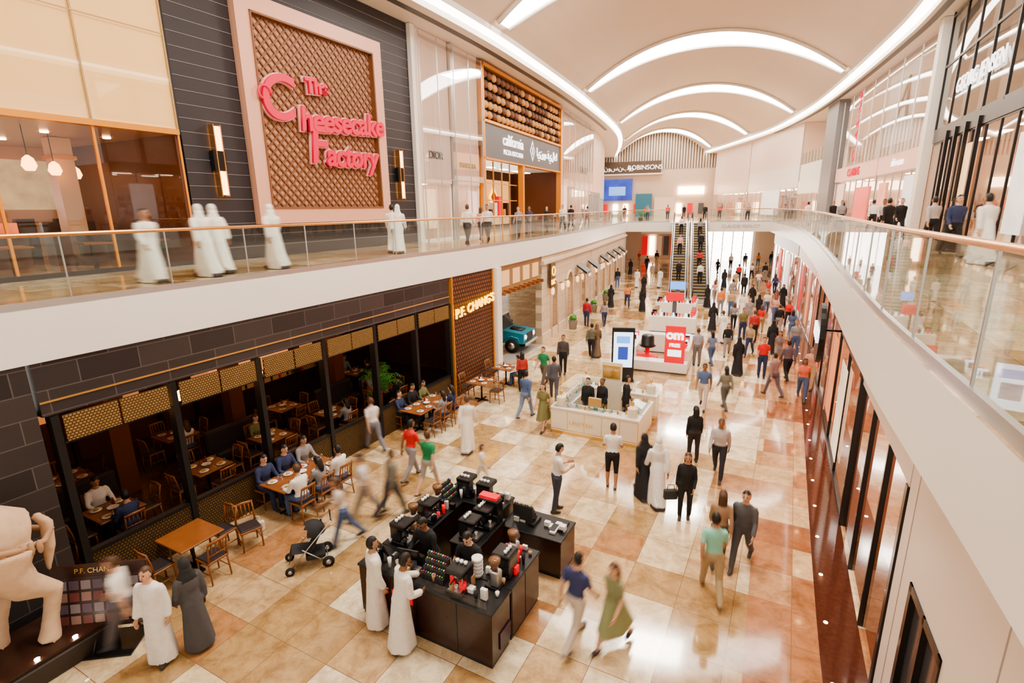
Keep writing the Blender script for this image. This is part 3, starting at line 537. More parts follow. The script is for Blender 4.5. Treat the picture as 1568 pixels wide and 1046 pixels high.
# ------------------------------------------------------------------ escalators
def escalator(xc):
    y0,y1,y2,y3=41.2,43.0,53.0,55.0; w=.5; b=MB()
    for sx in(-1,1):
        xa=xc+sx*(w+.02); xb=xc+sx*(w+.22)
        pts=[(y0,.28),(y1,.28),(y2,ZU+.2),(y3,ZU+.2),(y3,ZU-.9),(y2+.5,ZU-.9),(y1+1.6,.0),(y0,0)]
        n=len(pts); vs=[(xa,y,z) for y,z in pts]+[(xb,y,z) for y,z in pts]
        b.add(vs,[list(range(n)),list(range(2*n-1,n-1,-1))]+[[i,(i+1)%n,n+(i+1)%n,n+i] for i in range(n)],mSteel)
        xm=(xa+xb)/2; g=[(y0+.2,.28),(y1,.28),(y2,ZU+.2),(y3-.1,ZU+.2)]; h=.72
        for i in range(3): b.poly([(xm,g[i][0],g[i][1]),(xm,g[i+1][0],g[i+1][1]),(xm,g[i+1][0],g[i+1][1]+h),(xm,g[i][0],g[i][1]+h)],mGlassE)
        b.tube([(xm,y0+.1,.35),(xm,y0-.1,.7),(xm,y0+.1,1.0)]+[(xm,y,z+h) for y,z in g[1:3]]+[(xm,y3,ZU+h+.2),(xm,y3+.2,ZU+.75),(xm,y3,ZU+.4)],.045,mBlk,6)
    st=M('esc_step',(.11,.1,.1),.45); ln=M('esc_edge',(.75,.55,.12),.5)
    b.box(xc-w,xc+w,y0,y1,.02,.06,mSteel); b.box(xc-w,xc+w,y2,y3,ZU-.3,ZU+.01,mSteel)
    n=28
    for i in range(n):
        y=y1+(y2-y1)*i/n; z=ZU*(i+1)/n; b.box(xc-w,xc+w,y,y+(y2-y1)/n+.03,z-.4 if z>.4 else 0.0,z,st); b.box(xc-w,xc+w,y-.012,y,z-.05,z,ln)
    b.build('escalator')
escalator(.45); escalator(2.1)

# ------------------------------------------------------------------ remesh helper
def remesh(mb,vox,smooth=2):
    ob=bpy.data.objects.new('tmp',mb.mesh('tmp')); COL.objects.link(ob)
    m=ob.modifiers.new('r','REMESH'); m.mode='VOXEL'; m.voxel_size=vox
    if smooth: s=ob.modifiers.new('s','SMOOTH'); s.factor=.5; s.iterations=smooth
    dg=bpy.context.evaluated_depsgraph_get(); me=bpy.data.meshes.new_from_object(ob.evaluated_get(dg))
    vs=[v.co.copy() for v in me.vertices]; fs=[list(p.vertices) for p in me.polygons]
    bpy.data.objects.remove(ob); bpy.data.meshes.remove(me); return vs,fs
def ell(c,rx,ry,n=18,R_=None,fold=0):
    out=[]
    for k in range(n):
        t=2*math.pi*k/n; f=1+fold*math.cos(6*t+c[2]*3); out.append(V((c[0]+rx*f*math.cos(t),c[1]+ry*f*math.sin(t),c[2])))
    return out
# ------------------------------------------------------------------ people
POSES={
 'stand':dict(leg=(4,-3),kb=(2,2),arm=((-4,9,12,.05),(4,9,14,.05)),lean=0),
 'stand2':dict(leg=(-5,6),kb=(0,8),arm=((6,10,30,.2),(-3,9,12,.05)),lean=2),
 'walk':dict(leg=(24,-18),kb=(6,24),arm=((-20,8,15,.05),(20,8,25,.05)),lean=4),
 'walk2':dict(leg=(-16,22),kb=(28,5),arm=((18,8,25,.05),(-20,8,12,.05)),lean=4),
 'phone':dict(leg=(3,-5),kb=(2,4),arm=((18,10,92,.45),(12,10,95,.5)),lean=4,nod=22),
 'reach':dict(leg=(5,-6),kb=(2,4),arm=((42,12,35,.15),(10,10,70,.4)),lean=9,nod=15),
 'work':dict(leg=(2,-2),kb=(2,2),arm=((30,14,50,.3),(35,14,45,.3)),lean=14,nod=25),
 'push':dict(leg=(20,-20),kb=(5,20),arm=((30,8,45,.0),(30,8,45,.0)),lean=9,nod=8),
 'sit':dict(leg=(84,80),kb=(84,78),arm=((30,12,60,.35),(25,12,55,.4)),lean=8,nod=14),
 'sit2':dict(leg=(82,86),kb=(88,80),arm=((15,14,85,.4),(40,10,50,.3)),lean=2,nod=5),
}
PM={}
def person_mesh(g='casual',pose='stand',hair='short',slv='short',shorts=False,fem=False,vox=.022):
    key=(g,pose,hair,slv,shorts,fem)
    if key in PM: return PM[key]
    P=POSES[pose]; sit=pose.startswith('sit'); sk,tp,bt,sh,hr,ey,lp=[M('slot%d'%i,(.5,.5,.5)) for i in range(7)]
    raw=MB(); segs=[]
    k=.92 if fem else 1.0; rad=math.radians
    def legpts(s,i):
        th=rad(P['leg'][i]); kb=rad(P['kb'][i]); hp=V((s*.095,0,0)); kn=hp+V((s*.01,math.sin(th)*.43,-math.cos(th)*.43)); an=kn+V((0,math.sin(th-kb)*.42,-math.cos(th-kb)*.42)); return hp,kn,an
    Ls=[legpts(-1,0),legpts(1,1)]
    hz=.085-min(Ls[0][2].z,Ls[1][2].z)
    H=V((0,0,hz))
    Ls=[[p+H for p in l] for l in Ls]
    lean=rad(P['lean']); Rm=Matrix.Rotation(-lean,3,'X')
    def U(x,y,z): return H+Rm@V((x,y,z-.92))
    jack=1.08 if slv=='long' else 1.0
    prof=[(.84,.14,.10,0),(.92,.172*(1.03 if fem else 1),.125,-.01),(1.02,.155*k,.115,0),(1.10,.14*k,.105,.005),(1.24,.162*k,.12+(.015 if fem else 0),.01),(1.34,.18*k,.115,0),(1.41,.165*k,.095,-.005),(1.455,.10,.075,-.005),(1.49,.062,.062,0),(1.56,.056,.06,.01)]
    raw.loft([[U(p.x,p.y,p.z) for p in ell((0,oy,z),rx*(jack if z<1.43 else 1),ry*(jack if z<1.43 else 1))] for z,rx,ry,oy in prof],sk)
    segs.append(('bot',U(-.06,0,.86),U(.06,0,.86),.12)); segs.append(('bot',U(-.05,0,.93),U(.05,0,.93),.12)); segs.append(('top',U(-.06,0,1.06),U(.06,0,1.06),.10)); segs.append(('top',U(0,0,1.12),U(0,0,1.34),.135)); segs.append(('top',U(-.15,0,1.39),U(.15,0,1.39),.07)); segs.append(('skin',U(0,0,1.50),U(0,.01,1.6),.058))
    hands=[]
    for i,s in enumerate((-1,1)):
        sw,ab,fl,inw=P['arm'][i]; sw=rad(sw); ab=rad(ab); fl=rad(fl)
        S=U(s*.178*k,0,1.395); d1=Rm@V((s*math.sin(ab),math.cos(ab)*math.sin(sw),-math.cos(ab)*math.cos(sw))).normalized(); E=S+d1*.285
        d2=Rm@V((s*(math.sin(ab)*.5-inw),math.sin(sw+fl),-math.cos(sw+fl))).normalized(); Wr=E+d2*.25
        rs=(.056,.05,.043) if slv=='short' else (.062,.056,.05); 
        if fem: rs=tuple(q*.88 for q in rs)
        if g in('thobe','abaya'): rs=(.068,.066,.064)
        raw.tube([S-d1*.02-V((s*.03,0,0)),S+d1*.05,S.lerp(E,.5),E,E.lerp(Wr,.35),E.lerp(Wr,.96)],[rs[0]*1.05,rs[0]*1.05,rs[1],rs[2],rs[2]*.98,rs[2]*(.62 if slv=='short' and g=='casual' else .95)],sk,10)
        if slv=='short' and g=='casual' or g=='dress' and slv=='short': segs+= [('top',S,S.lerp(E,.62),rs[0]),('skin',S.lerp(E,.75),E,rs[2]),('skin',E,Wr,rs[2]*.8)]
        else: segs+= [('top',S,E,rs[0]),('top',E,Wr,rs[2])]
        if slv!='short' or g!='casual': raw.tube([E.lerp(Wr,.8),Wr+d2*.03],[.026,.025],sk,8); segs.append(('skin',E.lerp(Wr,.97),Wr+d2*.03,.012))
        hands.append((Wr,d2,s))
    robe=g in('thobe','abaya','dress')
    hem={'thobe':.05,'abaya':.04,'dress':.42}.get(g,0)
    for (hp,kn,an) in Ls:
        w=1.0 if (shorts or robe) else 1.12
        if fem: w*=.95
        mid=kn.lerp(an,.35)
        raw.tube([hp+V((0,0,.03)),hp.lerp(kn,.4),kn,mid,an],[.098*w,.085*w,.062*w,.06*w if not(shorts or robe) else .056,.05*w if not (shorts or robe) else .038],sk,12)
        hx=hp.x
        if shorts: segs+= [('bot',hp,kn,.08),('skin',kn.lerp(an,.15),an,.055)]
        elif robe: segs+= [('skin',kn,an,.05)]
        else: segs+= [('bot',hp,kn,.08),('bot',kn,an,.055)]
        fz=.045 if abs(an.z-.085)<.03 else an.z-.04; pit=0 if fz<.06 else -.05
        raw.tube([(hx,an.y-.075,fz+(-pit*.6)),(hx,an.y-.03,fz+.01),(hx,an.y+.07,fz-.002+pit*.4),(hx*1.08,an.y+.15,fz-.012+pit),(hx*1.08,an.y+.19,fz-.018+pit)],[(.034,.036),(.042,.045),(.046,.036),(.046,.028),(.025,.018)],sk,10)
        raw.tube([(hx,an.y,fz),an],[.038,.042],sk,8)
        segs.append(('shoe',V((hx,an.y-.06,fz)),V((hx,an.y+.17,fz-.01)),.042))
    if robe:
        ysA=[l[2].y for l in Ls]; y_lo,y_hi=min(ysA),max(ysA); rings=[]
        for q in range(9):
            t=q/8; z=1.12+(hem-1.12)*t; sp=(y_hi-y_lo)*.5*t*.92; cy=(y_hi+y_lo)*.5*t
            fl={'thobe':.075,'abaya':.11,'dress':.08}[g]
            rings.append([U(p.x,p.y,p.z) if z>.95 else V((p.x,p.y,p.z+hz-.92)) for p in ell((0,cy,z),.15*k+fl*t,.12+fl*t*.7+sp*.85,24,fold=.06*t)])
        raw.loft(rings,sk); segs+= [('top' if g!='dress' else 'bot',V((0,0,hz-.0)),V((0,(y_lo+y_hi)/2,hem+.12)),.2)]
    vs,fs=remesh(raw,vox)
    out=MB(); order={'skin':sk,'top':tp,'bot':bt,'shoe':sh}
    for m_ in(sk,tp,bt,sh,hr,ey,lp): out.mat(m_)
    def tag(p):
        best=9;bt_='top'
        for (t,a,c,r) in segs:
            ab=c-a; l=ab.length_squared; u=0 if l==0 else max(0,min(1,(p-a).dot(ab)/l)); d=(p-(a+ab*u)).length-r
            if d<best: best=d; bt_=t
        return bt_
    out.v=list(vs)
    hipz=hz
    for f in fs:
        c=sum((vs[i] for i in f),V((0,0,0)))/len(f); t=tag(c)
        if robe and g!='dress':
            if t=='bot': t='top'
            if t=='skin' and c.z<hipz+.3 and c.z>hem+.05 and abs(c.x)<.33 and not any((c-h[0]).length<.1 for h in hands): t='top'
            if t=='shoe' and c.z>.1: t='top'
        elif g=='dress' and not sit and c.z>hem+.0 and c.z<hipz+.05 and t in('skin','shoe') and not any((c-h[0]).length<.2 for h in hands): t='bot'
        out.f.append(f); out.mi.append(out.ml.index(order[t])); out.sm.append(True)
    for (Wr,d,s) in hands:
        w=V((1,0,0)).cross(d); w=w.normalized() if w.length>.2 else V((0,0,1)); X=w.cross(d).normalized()
        if X.x*s>0: X=-X
        n=X; hs=.93 if fem else 1.0
        out.tube([Wr-d*.02,Wr+d*.03*hs,Wr+d*.075*hs,Wr+d*.098*hs],[(.022,.028),(.018,.036),(.016,.041),(.012,.036)] if abs(n.x)>.3 else .03,sk,8)
        for q in range(4):
            ln=(.072,.082,.077,.06)[q]*hs; rt=Wr+d*.088*hs+w*(.03-.02*q)*hs
            out.tube([rt,rt+d*ln*.45+n*ln*.08,rt+d*ln*.75+n*ln*.3,rt+d*ln*.92+n*ln*.52],[.0095,.009,.008,.006],sk,5)
        rt=Wr+d*.025*hs+w*.028*hs; out.tube([rt,rt+(d*.6+w*.75)*.035,rt+(d*.6+w*.75)*.035+(d*.95+w*.15+n*.35)*.038],[.013,.011,.008],sk,5)
    nod=rad(P.get('nod',0)); hc=U(0,.018,1.635); HR=Matrix.Rotation(-lean*.5-nod,4,'X'); out.M=Matrix.Translation(hc)@HR
    vsh=[];fsh=[];n=16;kk=12
    for j in range(kk+1):
        t=math.pi*j/kk; z=math.cos(t)
        for i in range(n):
            p=2*math.pi*i/n; x=math.sin(t)*math.cos(p); y=math.sin(t)*math.sin(p)
            lo=max(0,-z); X=.077*x*(1-.3*lo*lo); Y=(.098*y if y<0 else .092*y)*(1-(.42*lo if y<0 else .02*lo)); vsh.append((X,Y+.01*lo,.12*z))
    for j in range(kk):
        for i in range(n): fsh.append([j*n+i,(j+1)*n+i,(j+1)*n+(i+1)%n,j*n+(i+1)%n])
    out.add(vsh,fsh,sk,True)
    out.tube([(0,.084,.025),(0,.1,-.005),(0,.108,-.022),(0,.09,-.03)],[(.008,.006),(.011,.009),(.016,.01),(.012,.006)],sk,6)
    for s in(-1,1):
        out.sph((s*.031,.079,.014),(.014,.009,.008),ey,6,4); out.tube([(s*.016,.088,.032),(s*.032,.087,.037),(s*.048,.076,.031)],.0042,hr,4)
        out.sph((s*.077,-.005,-.005),(.01,.02,.032),sk,6,5)
    out.sph((0,.088,-.058),(.025,.009,.008),lp,6,4)
    if hair!='scarf':
        out.sph((0,-.008,.012),(.085,.103,.122),hr,16,12,keep=lambda c:(c.z>.055+max(0,c.y)*.25) or (c.y<.015 and c.z>-.075))
    if hair=='long': out.tube([(0,-.05,.08),(0,-.085,0),(0,-.085,-.1),(0,-.095,-.2),(0,-.095,-.29)],[(.075,.05),(.085,.05),(.09,.042),(.085,.035),(.04,.015)],hr,12)
    if hair=='tied': out.sph((0,-.12,.03),(.045,.045,.045),hr,8,6)
    if hair=='scarf':
        out.sph((0,-.006,.01),(.093,.112,.13),hr,16,12,keep=lambda c:not(c.y>.055 and c.z<.075 and abs(c.x)<.065))
        out.loft([ell((0,oy,z),rx,ry,14) for z,rx,ry,oy in((-.02,.09,.075,-.035),(-.1,.098,.09,-.02),(-.17,.13,.105,-.015),(-.26,.185,.12,-.02),(-.31,.17,.105,-.02))],hr)
    out.M=Matrix.Identity(4)
    me=out.mesh('person_'+g+'_'+pose); PM[key]=me; return me
def fab(c,r=.85):
    return M('cloth_%d_%d_%d'%tuple(int(q*100) for q in c),c,r,noise=.12,scale=14,bump=.25)
SKINS=[M('skin_light',(.68,.4,.27),.55),M('skin_tan',(.5,.27,.16),.55),M('skin_brown',(.3,.15,.08),.55)]
HB=M('hair_black',(.015,.012,.01),.5,noise=.3,scale=40,bump=.3); HBr=M('hair_brown',(.1,.05,.025),.5,noise=.3,scale=40,bump=.3); EY=M('eye_dark',(.02,.015,.012),.2); LP=M('lips',(.5,.2,.17),.5)
SW=(.84,.8,.75); BK=(.02,.02,.022); NV=(.04,.05,.12); GY=(.3,.28,.28); KH=(.45,.34,.2); DN=(.09,.14,.27); RD=(.7,.04,.04); GN=(.03,.26,.11); MT=(.3,.66,.52); OL=(.2,.19,.08); OR=(.8,.28,.08); PK=(.75,.38,.34)
NAMES={'thobe':'man_in_thobe','abaya':'woman_in_abaya','dress':'woman_in_dress'}
def person(x,y,z=0,face=0,g='casual',pose='stand',hair='short',slv='short',shorts=False,fem=False,top=SW,bot=NV,shoe=(.05,.04,.04),skin=None,hc=None,s=1.0,name=None,blur=None):
    me=person_mesh(g,pose,hair,slv,shorts,fem)
    nm=name or NAMES.get(g) or (('seated_diner' if pose.startswith('sit') else ('walking_' if pose in('walk','walk2','push') else 'standing_')+('woman' if fem else 'man')))
    ob=inst(nm,me,T(x,y,z,face,s*(.95 if fem else 1.0)))
    sk=SKINS[random.choice((0,0,1,1,2)) if skin is None else skin]
    hm=hc if hc is not None else (HBr if random.random()<.3 else HB)
    if hair=='scarf' and hc is None: hm=fab(top)
    for i,m_ in enumerate((sk,fab(top),fab(bot),fab(shoe,.5),hm,EY,LP)):
        ob.material_slots[i].link='OBJECT'; ob.material_slots[i].material=m_
    # people in stride really move while the shutter is open (long exposure)
    if blur is None: blur=random.uniform(.05,.14) if pose in('walk','walk2','push') else 0
    if blur:
        a=math.radians(face); d=V((-math.sin(a),math.cos(a),0))*blur*2; l0=ob.location.copy()
        for f_,q in((0,-1),(2,1)):
            ob.location=l0+d*q; ob.keyframe_insert('location',frame=f_)
        for fc in ob.animation_data.action.fcurves:
            for kp in fc.keyframe_points: kp.interpolation='LINEAR'
        ob.location=l0
    return ob
def pp(u,v,face,**k): x,y=G(u,v); return person(x,y,0,face,**k)
pp(252,1010,195,g='thobe',pose='stand',slv='long',top=SW,hair='short')
pp(307,988,75,g='abaya',pose='stand2',slv='long',hair='scarf',top=(.09,.085,.09),hc=fab((.03,.03,.03)),fem=True)
pp(205,985,120,pose='walk',top=SW,bot=(.15,.13,.14),blur=.16)
pp(619,992,-35,g='thobe',pose='reach',slv='long',top=SW)
pp(580,957,-45,g='thobe',pose='stand',slv='long',top=(.84,.78,.7))
pp(936,746,5,pose='phone',top=SW,bot=BK,shorts=True,shoe=(.1,.1,.1))
pp(852,783,-60,pose='phone',top=SW,bot=(.06,.07,.1))
pp(984,756,20,g='abaya',pose='walk',slv='long',hair='scarf',top=BK,fem=True)
pp(1004,768,15,g='thobe',pose='walk2',slv='long',top=SW,hair='scarf',hc=fab(SW))
pp(1047,793,175,pose='stand2',slv='long',hair='long',fem=True,top=BK,bot=BK)
pp(1060,706,10,g='casual',pose='stand',slv='long',hair='long',fem=True,top=BK,bot=(.04,.03,.03))
pp(1098,730,170,pose='walk',slv='long',top=(.5,.46,.44),bot=(.03,.03,.04))
pp(1087,912,5,pose='walk',top=MT,bot=KH,shoe=(.2,.12,.08),blur=.1)
pp(1098,862,-5,pose='walk2',fem=True,hair='long',slv='long',top=(.4,.26,.17),bot=(.1,.08,.07),hc=HBr,blur=.1)
pp(1133,866,160,pose='walk2',slv='long',top=(.12,.12,.13),bot=(.1,.1,.11),blur=.08)
pp(880,984,-25,pose='walk',top=(.05,.06,.16),bot=(.62,.53,.45),shoe=(.1,.1,.15),blur=.12)
pp(938,990,150,pose='walk2',g='dress',fem=True,hair='long',slv='short',top=(.25,.26,.14),bot=(.3,.33,.17),blur=.13)
pp(575,690,60,pose='walk',top=(.75,.7,.68),bot=(.2,.2,.25),blur=.18)
pp(632,733,-20,pose='walk',top=RD,bot=(.3,.28,.3)); pp(658,755,-10,pose='walk2',top=GN,bot=(.45,.4,.36),shorts=True)
pp(717,688,10,pose='walk',g='thobe',slv='long',top=(.82,.74,.66),blur=.16); pp(738,742,-80,pose='walk',fem=True,hair='long',top=SW,bot=(.7,.65,.6),s=.72)
pp(530,832,130,pose='push',fem=True,hair='long',top=(.7,.6,.53),bot=DN,blur=.12)
pp(563,795,120,pose='walk',top=(.72,.66,.62),bot=(.3,.26,.24),blur=.18); pp(603,790,-30,pose='walk2',slv='long',top=(.2,.18,.14),bot=(.06,.06,.07),blur=.16)
pp(833,592,160,pose='walk',top=GN,bot=(.15,.12,.1)); pp(805,640,-15,pose='walk2',slv='long',top=DN,bot=(.2,.25,.38)); pp(832,657,170,g='dress',pose='walk',fem=True,hair='long',slv='short',top=OL,bot=OL)
pp(800,600,20,pose='stand',top=(.5,.06,.05),bot=BK,fem=True,hair='long',slv='long'); pp(862,572,180,pose='stand',top=(.08,.07,.07),slv='long',bot=BK); pp(848,612,10,pose='walk',top=(.1,.1,.12),bot=(.1,.1,.12),slv='long')
pp(913,545,10,pose='walk',g='abaya',slv='long',hair='scarf',top=(.2,.13,.08),fem=True); pp(905,548,0,pose='walk',top=(.15,.14,.1),bot=BK,slv='long')
pp(1075,625,170,pose='walk',top=(.1,.16,.3),bot=(.6,.5,.45)); pp(1108,628,20,pose='walk2',fem=True,hair='long',slv='long',top=(.2,.2,.16),bot=(.1,.1,.1)); pp(1066,560,10,pose='stand',top=(.35,.4,.5),bot=(.2,.2,.2))
pp(1182,607,30,pose='walk',slv='long',top=(.3,.2,.2),bot=(.15,.12,.15)); pp(1226,612,170,pose='walk',fem=True,hair='long',top=(.75,.2,.12),bot=DN); pp(1203,583,10,pose='walk2',top=(.15,.12,.14),bot=BK,slv='long'); pp(1238,594,160,pose='walk',top=(.7,.35,.25),bot=KH)
crowd=[(1128,572,BK),(1146,545,KH),(1165,578,RD),(1105,524,SW),(1163,510,RD),(1152,525,(.5,.05,.05)),(1180,540,BK),(1122,505,GY),(1090,505,BK),(1136,488,SW),(1172,482,SW),(1102,480,OR),(1150,470,BK),(1205,500,RD),(1197,470,BK),(1120,462,GY),(1093,462,PK),(1138,452,BK),(1160,445,SW),(1185,450,NV),(1108,440,BK),(1130,432,RD),(1150,428,SW),(1170,430,BK),(1195,425,GY),(1098,420,BK),(1118,412,SW),(1140,410,NV),(1160,408,OR),(1180,408,BK),(985,450,BK),(975,440,SW),(998,430,GY),(990,415,BK),(978,405,RD),(1005,405,BK),(960,470,OR),(925,500,GY),(935,470,BK),(1010,440,SW),(1088,560,(.2,.25,.4)),(1215,545,GY),(1082,470,BK),(1078,445,NV),(965,420,BK),(1000,395,SW),(1190,560,(.25,.2,.2)),(898,500,(.4,.03,.05)),(983,476,BK),(1112,545,BK),(1135,520,OL),(1190,512,BK),(1210,520,DN),(1118,484,KH),(1160,490,BK),(1185,492,PK),(1145,500,GY),(1125,445,KH),(1175,460,RD),(945,440,BK),(955,405,GY),(970,395,BK)]
for i,(u,v,c) in enumerate(crowd):
    fem=i%3==1; g='casual'
    if c==BK and i%2==0: g='abaya'; fem=True
    if c==SW and i%2: g='thobe'; fem=False
    pp(u,v,random.choice((0,10,-12,175,190,20,160)),g=g,pose=('walk','walk2','stand')[i%3] if g=='casual' else ('walk','walk2')[i%2],slv='long' if (g!='casual' or i%2) else 'short',hair=('scarf' if g=='abaya' else ('long' if fem else 'short')),fem=fem,top=c,bot=random.choice((BK,NV,GY,DN,KH)))
for i,(xc,t,c) in enumerate([(.45,.2,BK),(.45,.5,PK),(.5,.8,SW),(2.1,.15,SW),(2.05,.35,RD),(2.15,.55,BK),(2.1,.75,GY)]):
    n=28; k=int(n*t); yv=43+10*(k+.6)/n; person(xc,yv,ZU*(k+1)/n,180 if xc<1 else 0,pose='stand',slv='long',top=c,bot=BK,fem=i%2==0,hair='long' if i%2==0 else 'short')
# upper level
person(-10.9,10.1,ZU,75,g='thobe',pose='walk',slv='long',hair='scarf',top=SW,hc=fab(SW),blur=.2); person(-11.15,10.75,ZU,75,g='thobe',pose='walk2',slv='long',hair='scarf',top=SW,hc=fab(SW),blur=.2)
person(-10.4,11.9,ZU,70,g='thobe',pose='walk',slv='long',hair='scarf',top=(.82,.75,.7),hc=fab(SW),blur=.2); person(-11.2,8.9,ZU,-100,g='thobe',pose='walk',slv='long',top=SW,s=.95,blur=.28)
person(-9.5,17.1,ZU,20,g='thobe',pose='walk',slv='long',hair='scarf',top=SW,hc=fab(SW)); person(-9.9,17.4,ZU,20,g='thobe',pose='walk2',slv='long',top=SW)
for (u,yy,c) in((-8.4,21,SW),(-8.2,23,SW),(-8.9,24,PK),(-7.9,27,GY),(-8.4,31,NV),(-7.8,33,BK),(-7.4,36,SW),(-7.6,40,BK),(-7.0,44,GY)): person(u,yy,ZU,random.choice((0,180)),pose=random.choice(('walk','walk2')),slv='long',top=c,bot=BK,fem=random.random()<.5,hair='long' if random.random()<.4 else 'short')
for (x,yy,c,g) in((9.2,27,BK,'casual'),(8.5,22,(.5,.46,.44),'casual'),(8.3,20.2,BK,'abaya'),(7.3,16,SW,'thobe'),(10,33,SW,'casual'),(9.6,37,BK,'abaya'),(10.3,42,BK,'casual'),(10,48,GY,'casual'),(9.5,30,(.6,.5,.5),'casual'),(8.0,24.6,BK,'casual'),(9.0,35,GY,'casual'),(9.4,45,SW,'thobe'),(7.6,18.3,NV,'casual')):
    person(x,yy,ZU,random.choice((0,10,180)),g=g,pose='walk',slv='long',top=c,bot=BK,fem=g=='abaya',hair='scarf' if g=='abaya' else 'short')
for (x,yy) in((-3,60),(-1,66),(3,63),(5,70),(-4,75),(7,60),(1,80),(-6,66)): person(x,yy,ZU,180,pose='walk',slv='long',top=random.choice((BK,SW,RD,GY)),bot=BK)

# ------------------------------------------------------------------ furniture
b=MB()
b.box(-.22,.22,-.22,.2,.43,.48,mWood,.012); b.box(-.2,.2,-.2,.18,.48,.505,mLeather,.01)
for sx in(-1,1):
    b.tube([(sx*.19,-.19,.45),(sx*.2,-.2,0)],[.022,.016],mWood,6); b.tube([(sx*.19,.17,.45),(sx*.2,.21,0)],[.022,.016],mWood,6); b.tube([(sx*.19,.17,.43),(sx*.19,.2,.7),(sx*.19,.25,.93)],[.022,.02,.017],mWood,6)
    b.tube([(sx*.195,-.19,.2),(sx*.195,.19,.2)],.011,mWood,5)
b.tube([(-.2,.245,.9),(0,.265,.91),(.2,.245,.9)],[(.02,.035)]*3,mWood,6); b.tube([(-.19,.2,.62),(.19,.2,.62)],.014,mWood,5)
for i in range(4): x=-.12+i*.08; b.tube([(x,.2,.62),(x,.252,.9)],[(.014,.007)]*2,mWood,5)
CH=b.mesh('dining_chair')
def table_mesh(w,d,seed,wares=True):
    rnd=random.Random(seed); b=MB(); b.box(-w/2,w/2,-d/2,d/2,.71,.75,mWood,.01); 
    for x in ([0] if w<1.1 else [-w/4,w/4]):
        b.tube([(x,0,.71),(x,0,.03)],.035,mBlackM,8); b.box(x-.3,x+.3,-.03,.03,.0,.03,mBlackM); b.box(x-.03,x+.03,-.3,.3,.0,.03,mBlackM)
    if wares:
        n=int(w/.45)
        for i in range(n):
            for sy in(-1,1):
                x=-w/2+(i+.5)*w/n; y=sy*(d/2-.2); b.lathe((x,y,.75),[(.06,0),(.12,.015),(.125,.02),(.06,.01)],mCeram,12)
                b.sph((x,y,.765),(.06,.05,.02),M('food_%d'%rnd.randint(0,3),(rnd.uniform(.4,.7),rnd.uniform(.15,.4),.06),.6),7,4)
                b.lathe((x+.15,y-sy*.05,.75),[(.028,0),(.033,.11),(.03,.11),(.025,.01)],mGlassE,8)
                b.box(x-.17,x-.155,y-.08,y+.08,.75,.755,mSteel)
        b.lathe((0,0,.75),[(.05,0),(.11,.04),(.12,.05),(.1,.045)],mCeram,12); b.lathe((.08,.14,.75),[(.03,0),(.035,.1),(.015,.16),(.015,.19)],M('sauce',(.25,.03,.01),.3),8)
    return b.mesh('dining_table')
T1=table_mesh(.9,.9,1); T2=table_mesh(1.8,.9,2); T0=table_mesh(.9,.9,3,False)
def dining(x,y,rot,me,seats,people=(),z=0.012,cols=None):
    B=T(x,y,z,rot); inst('dining_table',me,B)
    for i,(sx,sy,fa) in enumerate(seats):
        inst('dining_chair',CH,B@T(sx,sy,0,fa+360))
        if i in people:
            c=random.choice(cols or (BK,NV,GY,SW,OL,(.2,.3,.32))); fem=random.random()<.4
            m_=B@T(sx,sy,0,fa+180)@Matrix.Translation((0,-.02,0)); fd=math.degrees(math.atan2(m_[1][0],m_[0][0]))
            person(m_.translation.x,m_.translation.y,z-.02,fd,pose=random.choice(('sit','sit2')),slv='long',hair='long' if fem else 'short',fem=fem,top=c,bot=random.choice((BK,DN,NV)))
def around(w,d,n):
    s=[]
    for i in range(n): x=-w/2+(i+.5)*w/n; s.append((x,d/2+.22,0)); s.append((x,-d/2-.22,180))
    return s
A=-10.8
x,y=G(468,765); dining(x,y,A+90,T2,around(1.8,.9,3),(0,1,2,3,4,5))
x,y=G(655,650); dining(x,y,A+90,T2,around(1.8,.9,3),(0,2,3,4,5)); 
x,y=G(300,868); dining(x,y,A+90,T0,around(.9,.9,1)+[(.67,0,-90),(-.67,0,90)])
x,y=G(385,835); inst('dining_chair',CH,T(x,y,0,60))
x,y=G(738,612); dining(x,y,A+90,T1,around(.9,.9,1)); x,y=G(775,588); dining(x,y,A+90,T1,around(.9,.9,1),(1,))
FR=frame(L,5.76,17.55,0,.05)[0]
for i,(lx,ly,pe) in enumerate([(1.2,1.7,(0,1)),(3.4,1.8,()),(5.4,1.9,(0,)),(7.6,1.7,(1,)),(10.2,1.8,(0,1)),(1.4,4.3,()),(4.2,4.6,(1,)),(7.2,3.6,()),(11.2,4.2,(0,1))]):
    p=FR@V((lx,ly,0)); dining(p.x,p.y,A+90,T1,around(.9,.9,1)+[(.67,0,-90),(-.67,0,90)],pe,z=.02)
for i in range(3):
    b=MB(); b.box(0,1.7,0,.55,.12,.45,mLeather,.05); b.box(0,1.7,.45,.65,.12,.98,mLeather,.05); b.box(.05,1.65,.05,.5,0,.12,mBlk); b.build('booth_sofa',FR@Matrix.Translation((.3+i*4.0,2.75,.015)))
